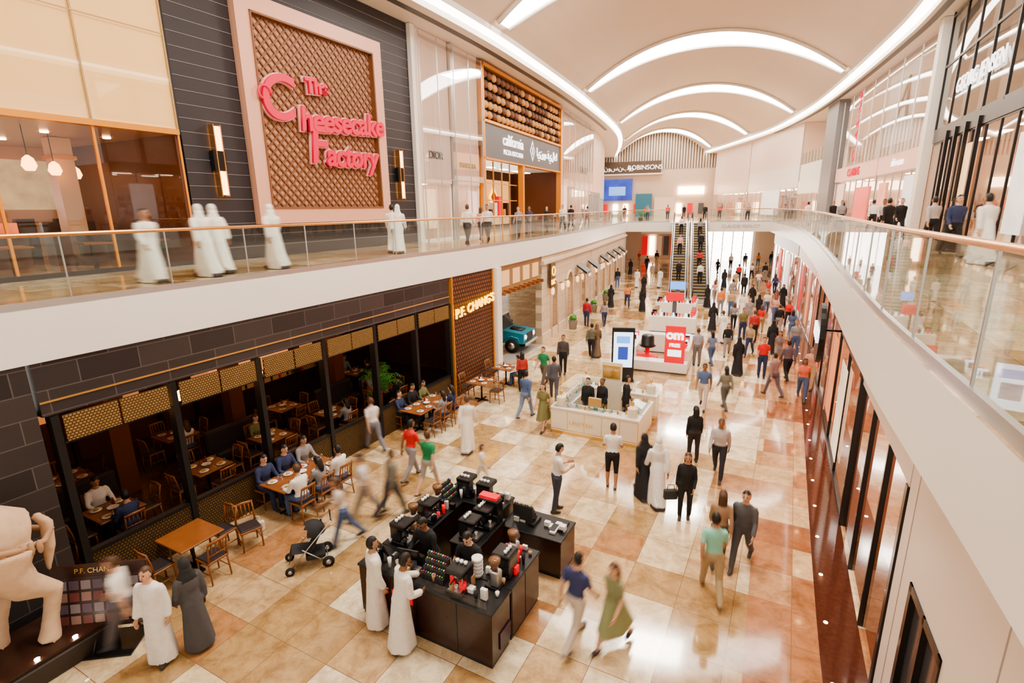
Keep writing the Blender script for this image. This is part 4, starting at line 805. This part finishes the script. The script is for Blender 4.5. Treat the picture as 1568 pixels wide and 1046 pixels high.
def palm(name,mw,h=2.2,n=26):
    b=MB(); b.lathe((0,0,0),[(.2,0),(.26,.4),(.28,.42),(.22,.38)],M('pot_dark',(.1,.06,.04),.5),14); b.tube([(0,0,.3),(.02,0,h*.45)],[.04,.025],mWood,6)
    rnd=random.Random(3)
    for i in range(n):
        a=rnd.uniform(0,6.28); l=rnd.uniform(.4,.75); up=rnd.uniform(.2,.8); pts=[V((0,0,h*.42+rnd.uniform(-.3,.1)))]
        for q in range(1,5): t=q/4; pts.append(pts[0]+V((math.cos(a)*l*t,math.sin(a)*l*t,up*math.sin(t*2.2)*.9)))
        b.tube(pts,[.008,.007,.006,.005,.002],mPlantG,4)
        for q in range(1,5):
            for s in(-1,1):
                for e in(0,.5):
                    p=pts[q-1].lerp(pts[q],e+.25); sd=V((-math.sin(a)*s,math.cos(a)*s,-.3))*.26*(1-.12*q); f_=(pts[q]-pts[q-1])*.5; b.add([p,p+sd*.5+f_*.5+V((0,0,.015)),p+sd+f_,p+sd*.5+f_*.2],[(0,1,2,3)],mPlantG)
    b.build(name,mw)
q=FR@V((9.0,.85,0)); palm('potted_palm',T(q.x,q.y,.015),3.2,32)
palm('potted_palm',T(-3.6,58.5,ZU),1.6,14)
# ------------------------------------------------------------------ espresso kiosk
K=T(-3.4,8.15,0,-10.8)
b=MB(); X1,Y1=1.36,1.58
def counter(x0,x1,y0,y1,h=1.05,top=mBlk):
    b.box(x0+.02,x1-.02,y0+.02,y1-.02,.0,.08,mBlk); b.box(x0,x1,y0,y1,.08,h-.05,mKWood,.008); b.box(x0-.02,x1+.02,y0-.02,y1+.02,h-.05,h,top,.01)
counter(-X1,X1,-Y1,-Y1+.6); counter(X1-.6,X1,-Y1+.65,.15); counter(-X1,-X1+.55,-Y1+.65,Y1-.62); counter(-X1,.1,Y1-.6,Y1,1.05); counter(.2,X1+.15,Y1-.75,Y1,.85); counter(-.35,.25,-.2,.9,.95)
for x in(-.9,-.1,.7): b.box(x-.01,x+.01,-Y1-.006,-Y1,.1,.98,mBlk)
for y in(-.9,-.4): b.box(X1,X1+.006,y-.01,y+.01,.1,.98,mBlk)
b.box(-.62,-.18,-Y1-.012,-Y1,.62,.78,mRed); b.box(X1,X1+.02,-1.35,-1.0,.2,.5,M('kiosk_violet',(.03,.012,.04),.3))
b.pane(-X1+.1,X1-.1,-Y1+.02,1.05,1.22,mGlassE)
b.build('espresso_kiosk_counter',K)
def emachine():
    b=MB(); b.box(-.17,.17,-.2,.2,.0,.05,mBlk,.01); b.box(-.16,.16,.0,.2,.05,.36,M('machine_chrome',(.1,.1,.11),.2,.7),.02); b.box(-.17,.17,-.16,.2,.32,.42,mBlk,.02); b.tube([(0,-.1,.32),(0,-.1,.26)],.03,mSteel,8); b.tube([(0,-.1,.27),(0,-.26,.25)],.013,mBlk,6); b.box(-.12,.12,-.18,-.02,.05,.065,mSteel)
    b.lathe((0,-.1,.065),[(.02,0),(.035,.06),(.03,.06),(.018,.01)],mCeram,8); b.tube([(.13,-.1,.33),(.15,-.15,.2)],.007,mSteel,5)
    for x in(-.08,0,.08): b.lathe((x,.08,.42),[(.025,0),(.035,.05),(.03,.05),(.02,.01)],mCeram,8)
    return b.mesh('espresso_machine')
EM=emachine()
def grinder():
    b=MB(); b.box(-.1,.1,-.13,.13,0,.04,mBlk,.01); b.box(-.08,.08,-.03,.12,.04,.32,mSteel,.02); b.lathe((0,.02,.32),[(.05,0),(.1,.16),(.1,.2),(.03,.21)],M('hopper',(.2,.1,.05),.2),12); b.tube([(0,-.03,.2),(0,-.12,.18)],.02,mBlk,6); return b.mesh('coffee_grinder')
GR=grinder()
def pos():
    b=MB(); b.box(-.12,.12,-.09,.09,0,.02,mBlk,.005); b.tube([(0,.03,0),(0,.05,.2)],.02,mBlk,6); o=b.M; b.M=Matrix.Translation((0,.02,.27))@Matrix.Rotation(math.radians(-20),4,'X'); b.box(-.2,.2,-.01,.015,-.14,.14,mBlk,.004); b.box(-.185,.185,-.014,-.011,-.125,.125,mScrD); b.M=o; return b.mesh('till_monitor')
PO=pos()
for (x,y,r) in((-1.05,-.7,90),(-1.05,.1,90),(-.9,1.3,180),(.0,.55,90),(-.4,1.3,180),(1.05,-.6,-90),(.6,-1.3,0),(-.05,.1,90)): inst('espresso_machine',EM,K@T(x,y,1.05 if abs(x)>.3 or abs(y)>1 else .95,r))
for (x,y,r) in((-1.1,.5,90),(1.08,-1.0,-90),(1.0,-.2,-90),(-1.1,-.3,90)): inst('coffee_grinder',GR,K@T(x,y,1.05,r))
for (x,y,r) in((-.45,-1.25,190),(-1.05,-1.3,160),(.95,.02,100)): inst('till_monitor',PO,K@T(x,y,1.05,r))
b=MB(); b.box(0,.5,0,.22,0,.5,mBlk,.02); b.box(.03,.47,-.01,0,.28,.44,mBlk); b.box(.05,.45,.02,.2,.5,.56,mRed)
Kd=K@T(-.62,.9,0)@Matrix.Translation((.35,-.25,.95)); o=b.build('display_box',Kd); text('display_lettering','ESPRESSO',.085,Kd@Matrix.Translation((.25,-.02,.36))@Matrix.Rotation(math.pi/2,4,'X'),mTextW,.003,o)
b=MB()
for k in range(4):
    b.box(-.22,.22,-.1+.06*k,-.04+.06*k,.0,.1+.09*k,M('rack_dark',(.05,.05,.05),.4))
    for i in range(9): b.lathe((-.19+i*.047,-.07+.06*k,.1+.09*k),[(.016,0),(.02,.03),(.008,.035)],M('capsule%d'%((i+k)%5),[(.5,.06,.06),(.06,.12,.4),(.5,.32,.06),(.06,.3,.12),(.5,.5,.55)][(i+k)%5],.3,.5),8)
RK=b.mesh('capsule_rack'); inst('capsule_rack',RK,K@T(.1,-1.28,1.05,0)); inst('capsule_rack',RK,K@T(.55,1.25,.85,180)); inst('capsule_rack',RK,K@T(-1.1,.85,1.05,90))
rnd=random.Random(5)
b=MB()
for i in range(110):
    side=rnd.randint(0,3)
    if side==0: x,y=rnd.uniform(-1.25,1.25),rnd.uniform(-1.5,-1.05)
    elif side==1: x,y=rnd.uniform(.8,1.28),rnd.uniform(-.9,.1)
    elif side==2: x,y=rnd.uniform(-1.3,-.88),rnd.uniform(-.9,.9)
    else: x,y=rnd.uniform(-1.3,0),rnd.uniform(1.02,1.5)
    m_=rnd.choice((mCeram,mBlk,mSteel,mRed,M('kraft',(.5,.3,.15),.7),mBlk,mBlk,mCeram)); h=rnd.uniform(.06,.2)
    if rnd.random()<.5: b.lathe((x,y,1.05),[(.025,0),(.038,h),(.03,h),(.02,.01)],m_,8)
    else: b.box(x,x+rnd.uniform(.05,.16),y,y+rnd.uniform(.05,.12),1.05,1.05+h,m_)
for z in range(5): b.lathe((.7,-.9,1.05+z*.07),[(.09,0),(.1,.07),(.08,.07)],mCeram,14)
for i in range(12): x=.35+rnd.uniform(0,1.0); b.box(x,x+.12,1.0+rnd.uniform(0,.2),1.2+rnd.uniform(.0,.3),.85,.85+rnd.uniform(.03,.12),rnd.choice((mBlk,mCeram,mBlk)))
b.build('countertop_cups_and_boxes',K)
for (lx,ly,f) in((-.5,-.6,165),(.42,-.6,175)): p=K@V((lx,ly,0)); person(p.x,p.y,0,f,pose='work',slv='long' if lx<0 else 'short',top=BK,bot=BK,name='barista')
# ------------------------------------------------------------------ perfume kiosk
K2=T(-1.85,16.65,0,-10.8); b=MB(); mIv=M('ivory',(.84,.74,.58),.3); a=1.42
for (x0,x1,y0,y1) in((-a,a,-a,-a+.5),(-a,a,a-.5,a),(-a,-a+.5,-a+.5,a-.5),(a-.5,a,-a+.5,.4)):
    b.box(x0+.03,x1-.03,y0+.03,y1-.03,0,.1,mGold); b.box(x0,x1,y0,y1,.1,.86,mIv,.01); b.box(x0-.02,x1+.02,y0-.02,y1+.02,.86,.9,M('ivory_top',(.93,.88,.8),.12)); b.box(x0+.04,x1-.04,y0+.04,y1-.04,.9,1.08,mGlassE)
    b.box(x0-.004,x1+.004,y0-.004,y1+.004,.16,.18,mGold)
for i in range(6): x=-a+i*2*a/5; b.box(x-.01,x+.01,-a-.008,-a,.2,.8,mGold)
for sx in(-1,1):
    for sy in(-1,1):
        b.lathe((sx*(a-.25),sy*(a-.25),.9),[(.16,0),(.16,.28),(.1,.32),(.02,.36)],mIv,8,False); b.lathe((sx*(a-.25),sy*(a-.25),1.26),[(.02,0),(.05,.04),(.05,.1),(.01,.16)],mGold,8)
rnd=random.Random(8)
for i in range(90):
    side=i%4; t=rnd.uniform(-1.1,1.1); x,y=[(t,-a+.25),(t,a-.25),(-a+.25,t),(a-.25,min(t,.3))][side]
    b.lathe((x+rnd.uniform(-.1,.1),y+rnd.uniform(-.1,.1),.9),[(.03,0),(.035,.07),(.01,.09),(.012,.13)],rnd.choice((mGold,mGlassE,M('amber',(.6,.25,.05),.2),mIv,M('teal_bottle',(.1,.4,.4),.2))),7)
b.box(-.2,.2,-a+.1,-a+.2,1.08,1.35,M('box_gold',(.5,.32,.12),.4)); b.box(-.35,.35,.4,.46,.0,2.05,mIv); b.box(-.3,.3,.38,.4,1.5,1.95,mGold)
o=b.build('perfume_kiosk',K2); text('kiosk_lettering','LOOTAH',.17,K2@Matrix.Translation((-.4,-a-.012,.45))@Matrix.Rotation(math.pi/2,4,'X'),mGold,.005,o,sp=1.2); text('kiosk_lettering','LOOTAH',.13,K2@Matrix.Translation((0,.375,1.8))@Matrix.Rotation(math.pi/2,4,'X'),mIv,.005,o)
for (lx,ly,f,fem) in((-.55,-.35,170,True),(-.1,-.2,150,True),(.6,.1,-80,False)): p=K2@V((lx,ly,0)); person(p.x,p.y,0,f,pose='stand2',slv='long',top=BK,bot=BK,fem=fem,hair='tied' if fem else 'short',name='kiosk_attendant')
# totem
x,y=G(952,583); b=MB(); b.box(-.5,.5,-.18,.18,0,.05,mBlk,.01); b.box(-.46,.46,-.07,.07,.05,2.3,mBlk,.02); b.box(-.39,.39,-.078,-.07,.62,2.12,mScreen); b.box(-.2,.2,-.084,-.078,.95,1.5,M('screen_navy',(.02,.05,.3),.3,emit=.6,ecol=(.05,.12,.6))); b.box(-.27,.27,-.084,-.078,1.65,1.95,mBlue); b.build('digital_directory',T(x,y,0,8))
# mobile phone promo kiosk
x,y=G(1037,574); K3=T(x-.9,y+1.2,0,-6); b=MB(); w_=M('gloss_white',(.9,.87,.84),.15)
for (x0,x1,y0,y1,h) in((-1.5,1.4,-1.1,-.5,.5),(-1.5,-.9,-.5,2.2,.95),(.8,1.4,-.5,2.2,.95),(-1.5,1.4,2.2,2.8,.95)):
    b.box(x0,x1,y0,y1,.06,h,w_,.02); b.box(x0+.05,x1-.05,y0+.05,y1-.05,0,.06,mGrey)
b.box(.42,1.25,-1.08,-.96,.5,2.15,mRed,.02); b.box(.55,1.12,-1.09,-1.08,.8,1.1,mTextW); b.lathe((-.45,-.1,0),[(.5,0),(.5,.45),(.46,.5),(.1,.52),(.1,.9)],mRed,20); b.lathe((-.45,-.1,.2),[(.51,0),(.51,.12)],M('screen_dark'),20); b.lathe((-.45,-.1,.9),[(.3,0),(.38,.05),(.3,.12),(.28,.5),(.22,.55)],mBlk,14)
for i in range(12): b.box(-1.4+(i%2)*2.4,-1.15+(i%2)*2.4,-.3+i*.2,-.2+i*.2,.95,1.15,[mBlk,mRed,mScreen][i%3])
o=b.build('phone_promo_kiosk',K3); text('kiosk_lettering','om',.55,K3@Matrix.Translation((.83,-1.1,1.75))@Matrix.Rotation(math.pi/2,4,'X'),mTextW,.005,o,0,.03); text('kiosk_lettering','FREE',.22,K3@Matrix.Translation((.83,-1.1,1.3))@Matrix.Rotation(math.pi/2,4,'X'),mTextW,.005,o,0,.01)
for j,(u,v) in enumerate(((1030,505),(1035,482))):
    x,y=G(u,v); b=MB(); b.box(-1.3,1.3,-.9,-.3,.05,.95,w_,.02); b.box(-1.3,-.8,-.3,1.5,.05,.95,w_,.02); b.box(.8,1.3,-.3,1.5,.05,.95,w_,.02); b.box(-.12,.12,.2,.3,0,2.0,mGrey); b.box(-.5,.5,.15,.25,1.7,2.2,[mRed,mBlue][j])
    for i in range(14): b.box(-1.2+i*.17,-1.1+i*.17,-.7,-.6,.95,1.15,[mBlk,mRed,mGold,mScreen][i%4])
    for i in range(8): b.box(-1.2,-.95,-.2+i*.2,-.1+i*.2,.95,1.2,[mBlk,mGold][i%2]); b.box(.95,1.2,-.2+i*.2,-.1+i*.2,.95,1.2,[mRed,mBlk][i%2])
    b.build('accessories_kiosk',T(x,y,0,-5))
# ------------------------------------------------------------------ menu board
x,y=G(160,985); b=MB(); b.M=Matrix.Rotation(math.radians(-12),4,'X'); b.box(-.75,.75,-.03,.03,.3,1.4,mWoodD,.01); b.box(-.68,.68,-.036,-.03,.36,1.2,M('menu_dark',(.06,.03,.028),.3))
for i in range(7):
    for j in range(4): b.box(-.64+i*.185,-.49+i*.185,-.042,-.036,.39+j*.2,.54+j*.2,M('menu_tile%d'%((i*2+j)%4),[(.14,.05,.045),(.1,.07,.08),(.26,.15,.12),(.2,.16,.16)][(i*2+j)%4],.4,emit=.08,ecol=[(.5,.12,.1),(.3,.2,.3),(.7,.4,.3),(.6,.5,.5)][(i*2+j)%4]))
b.M=Matrix.Identity(4); b.tube([(-.5,0,.4),(-.55,.25,.02)],.02,mBlk); b.tube([(.5,0,.4),(.55,.25,.02)],.02,mBlk); b.tube([(0,-.02,.4),(0,-.3,.02)],.02,mBlk); b.box(-.6,.6,-.35,.3,0,.03,mBlk)
Bm=T(x,y,0,25); o=b.build('menu_stand',Bm); text('menu_lettering',"P.F. CHANG'S",.12,Bm@Matrix.Rotation(math.radians(-12),4,'X')@Matrix.Translation((0,-.04,1.3))@Matrix.Rotation(math.pi/2,4,'X'),mGold,.004,o)
# ------------------------------------------------------------------ stroller
x,y=G(478,862); b=MB(); fbk=M('stroller_fabric',(.03,.03,.035),.8)
for sx in(-1,1):
    b.tube([(sx*.24,.4,.12),(sx*.24,0,.55),(sx*.24,-.45,1.02)],.013,mSteel,6); b.tube([(sx*.24,-.3,.1),(sx*.24,.15,.5)],.012,mSteel,6)
    for yy,r in((.42,.09),(-.32,.12)): b.tube([(sx*.26-.02,yy,r),(sx*.26+.02,yy,r)],r,mTire,14); b.tube([(sx*.26-.025,yy,r),(sx*.26+.025,yy,r)],r*.45,mSteel,8)
b.tube([(-.24,-.45,1.02),(.24,-.45,1.02)],.016,mBlk,6); b.tube([(-.24,-.32,.12),(.24,-.32,.12)],.01,mSteel,5)
b.add([(-.2,.35,.42),(.2,.35,.42),(.2,0,.38),(-.2,0,.38),(.2,-.25,.85),(-.2,-.25,.85),(.2,.42,.2),(-.2,.42,.2),(.2,.0,.34),(-.2,.0,.34),(.2,-.28,.84),(-.2,-.28,.84)],[(0,1,2,3),(3,2,4,5),(0,1,6,7),(8,9,11,10),(2,4,10,8),(3,5,11,9)],fbk)
b.sph((0,-.08,.72),(.23,.26,.26),fbk,14,10,keep=lambda c:c.z>0 and c.y<.12); b.box(-.2,.2,-.28,.1,.18,.3,fbk,.03); b.build('baby_stroller',T(x,y,0,130))
# ------------------------------------------------------------------ horse statue
raw=MB(); m0=mTerra
raw.tube([(0,-.95,1.5),(0,-.7,1.42),(0,-.2,1.36),(0,.35,1.4),(0,.7,1.44),(0,.95,1.36)],[(.2,.25),(.33,.38),(.34,.36),(.35,.36),(.37,.4),(.24,.27)],m0,16)
raw.tube([(0,-.8,1.55),(0,-1.05,1.95),(0,-1.2,2.25),(0,-1.3,2.4)],[(.2,.3),(.15,.24),(.12,.18),(.11,.13)],m0,12); raw.tube([(0,-1.2,2.42),(0,-1.45,2.28),(0,-1.68,2.08),(0,-1.74,2.02)],[(.12,.14),(.11,.13),(.08,.09),(.06,.06)],m0,10)
for s in(-1,1):
    raw.tube([(s*.06,-1.22,2.48),(s*.08,-1.2,2.64)],[.04,.012],m0,6)
    raw.tube([(s*.19,-.72,1.35),(s*.2,-.72,1.0),(s*.2,-.74,.62),(s*.2,-.72,.58),(s*.2,-.73,.2),(s*.2,-.77,.08),(s*.2,-.79,0)],[.17,.13,.085,.09,.06,.075,.1],m0,10)
    dy=.12 if s>0 else -.22
    raw.tube([(s*.2,.7,1.32),(s*.21,.62+dy*.3,1.05),(s*.21,.72+dy*.6,.8),(s*.21,.9+dy,.6),(s*.21,.82+dy,.3),(s*.21,.78+dy,.12),(s*.21,.75+dy,0)],[.29,.24,.17,.105,.085,.1,.125],m0,10)
raw.tube([(0,1.08,1.5),(0,1.17,1.35),(0,1.14,1.05),(0,1.08,.75)],[.05,.07,.07,.03],m0,8)
raw.tube([(0,-.9,1.95),(0,-.98,2.3),(0,-1.15,2.55)],[.05,.07,.05],m0,6)
vs,fs=remesh(raw,.03,3); b=MB(); b.add(vs,fs,mTerra,True)
orn=M('ornament_clay',(.46,.28,.17),.7)
for k in range(14): t=k/13*math.pi; b.sph((.37*math.cos(t),.42,1.38+.38*math.sin(t)),.035,orn,6,4)
b.box(-.4,.4,-.3,.34,1.0,1.74,orn,.05); b.tube([(-.4,.3,1.5),(-.4,.75,1.35),(-.3,1.02,1.28),(0,1.2,1.25),(.3,1.02,1.28),(.4,.75,1.35),(.4,.3,1.5)],.035,orn,6)
for k in range(8): t=k/7; b.sph((.41-.03*t,.4+.55*t,1.36-.08*t),(.03,.035,.09),orn,6,4)
b.build('horse_statue',T(-9.87,3.42,.4,-11,1.36))
b=MB(); b.box(-.55,.7,-1.6,1.75,0,.34,M('plinth',(.04,.03,.025),.3),.02); b.box(-.5,.65,-1.55,1.7,.34,.4,mWoodD)
for i in range(3): b.lathe((.6,.2+i*.5,.4),[(.03,0),(.04,.04),(.02,.05)],mWarm2,8)
b.build('statue_plinth',T(-9.8,3.6,0,-11))
# ------------------------------------------------------------------ classic off-roader
b=MB()
def prism(pts,x0,x1,m):
    n=len(pts); b.add([(x,p[0],p[1]) for x in(x0,x1) for p in pts],[list(range(n-1,-1,-1)),list(range(n,2*n))]+[[i,(i+1)%n,n+(i+1)%n,n+i] for i in range(n)],m)
prism([(-1.9,.5),(1.9,.5),(1.92,1.0),(.9,1.12),(.75,1.14),(-1.9,1.14)],-.8,.8,mCarBlue)
prism([(.75,1.14),(.45,1.75),(-1.85,1.78),(-1.9,1.14)],-.72,.72,M('car_glass',(.05,.07,.08),.1))
b.box(-.76,.76,-1.9,.5,1.74,1.84,w_,.03)
for s in(-1,1):
    for yy in(-1.88,-.75,.1,.48): b.tube([(s*.73,yy,1.14),(s*.73,yy,1.76)],.035,mCarBlue,5)
    for yy in(-1.2,1.25):
        b.tube([(s*.62,yy,.36),(s*.84,yy,.36)],.36,mTire,20); b.tube([(s*.84,yy,.36),(s*.86,yy,.36)],.18,mSteel,12); b.tube([(s*.8,yy-.46,.5),(s*.83,yy-.35,.78),(s*.83,yy,.86),(s*.83,yy+.35,.78),(s*.8,yy+.46,.5)],[(.05,.04)]*5,mCarBlue,6)
    b.tube([(s*.58,1.9,.82),(s*.58,1.96,.82)],.12,mTextW,12); b.tube([(s*.9,.55,1.2),(s*.98,.55,1.3)],[.02,.08],mBlk,6)
b.box(-.4,.4,1.92,1.95,.62,.98,mBlackM); b.box(-.85,.85,1.98,2.06,.42,.56,mSteel,.02); b.tube([(0,.95,1.14),(0,1.6,1.06)],[(.3,.06),(.3,.06)],mBlackM,10)
b.build('vintage_offroad_car',T(-8.75,25.3,.02,-95))
for (yy) in(30.6,36.2,41): 
    b=MB(); b.lathe((0,0,0),[(.22,0),(.28,.5),(.3,.52),(.24,.48)],M('pot_grey',(.3,.28,.26),.6),12)
    for k in range(16): a_=k*2.4; b.sph((.12*math.cos(a_),.12*math.sin(a_),.62+.05*(k%4)),(.12,.12,.1),mPlantG,6,4)
    b.build('potted_shrub',T(L(yy)+.5,yy,0))
def bag(u,v,dx,h,c):
    x,y=G(u,v); b=MB(); b.box(-.16,.16,-.06,.06,0,.24,fab(c),.02); b.tube([(-.09,0,.24),(-.07,0,.36),(.07,0,.36),(.09,0,.24)],.01,fab(c),5); b.build('shopping_bag',T(x+dx,y,h,20))
bag(395,812,0,0,(.85,.8,.75)); bag(1047,793,-.33,.45,(.05,.05,.05))

# ------------------------------------------------------------------ lamps
def area(name,loc,sx,sy,e,col=(1,.9,.8),rot=(0,0,0)):
    l=bpy.data.lights.new(name,'AREA'); l.shape='RECTANGLE'; l.size=sx; l.size_y=sy; l.energy=e; l.color=col; o=bpy.data.objects.new(name,l); COL.objects.link(o); o.location=loc; o.rotation_euler=rot
for yc in(11,27,43,59.5): 
    xm=(VL(yc)+VR(yc))/2; area('skylight_lamp',(xm,yc,18.4),9,2.0,3400,(1,.93,.83))
w=bpy.data.worlds.new('world'); scene.world=w; w.use_nodes=True; w.node_tree.nodes['Background'].inputs[0].default_value=(1,.9,.79,1); w.node_tree.nodes['Background'].inputs[1].default_value=1.5
scene.view_settings.exposure=-0.05
try: scene.view_settings.look='AgX - Medium High Contrast'
except Exception as e: print(e)
scene.render.use_motion_blur=True; scene.render.motion_blur_shutter=.5
scene.frame_set(1)
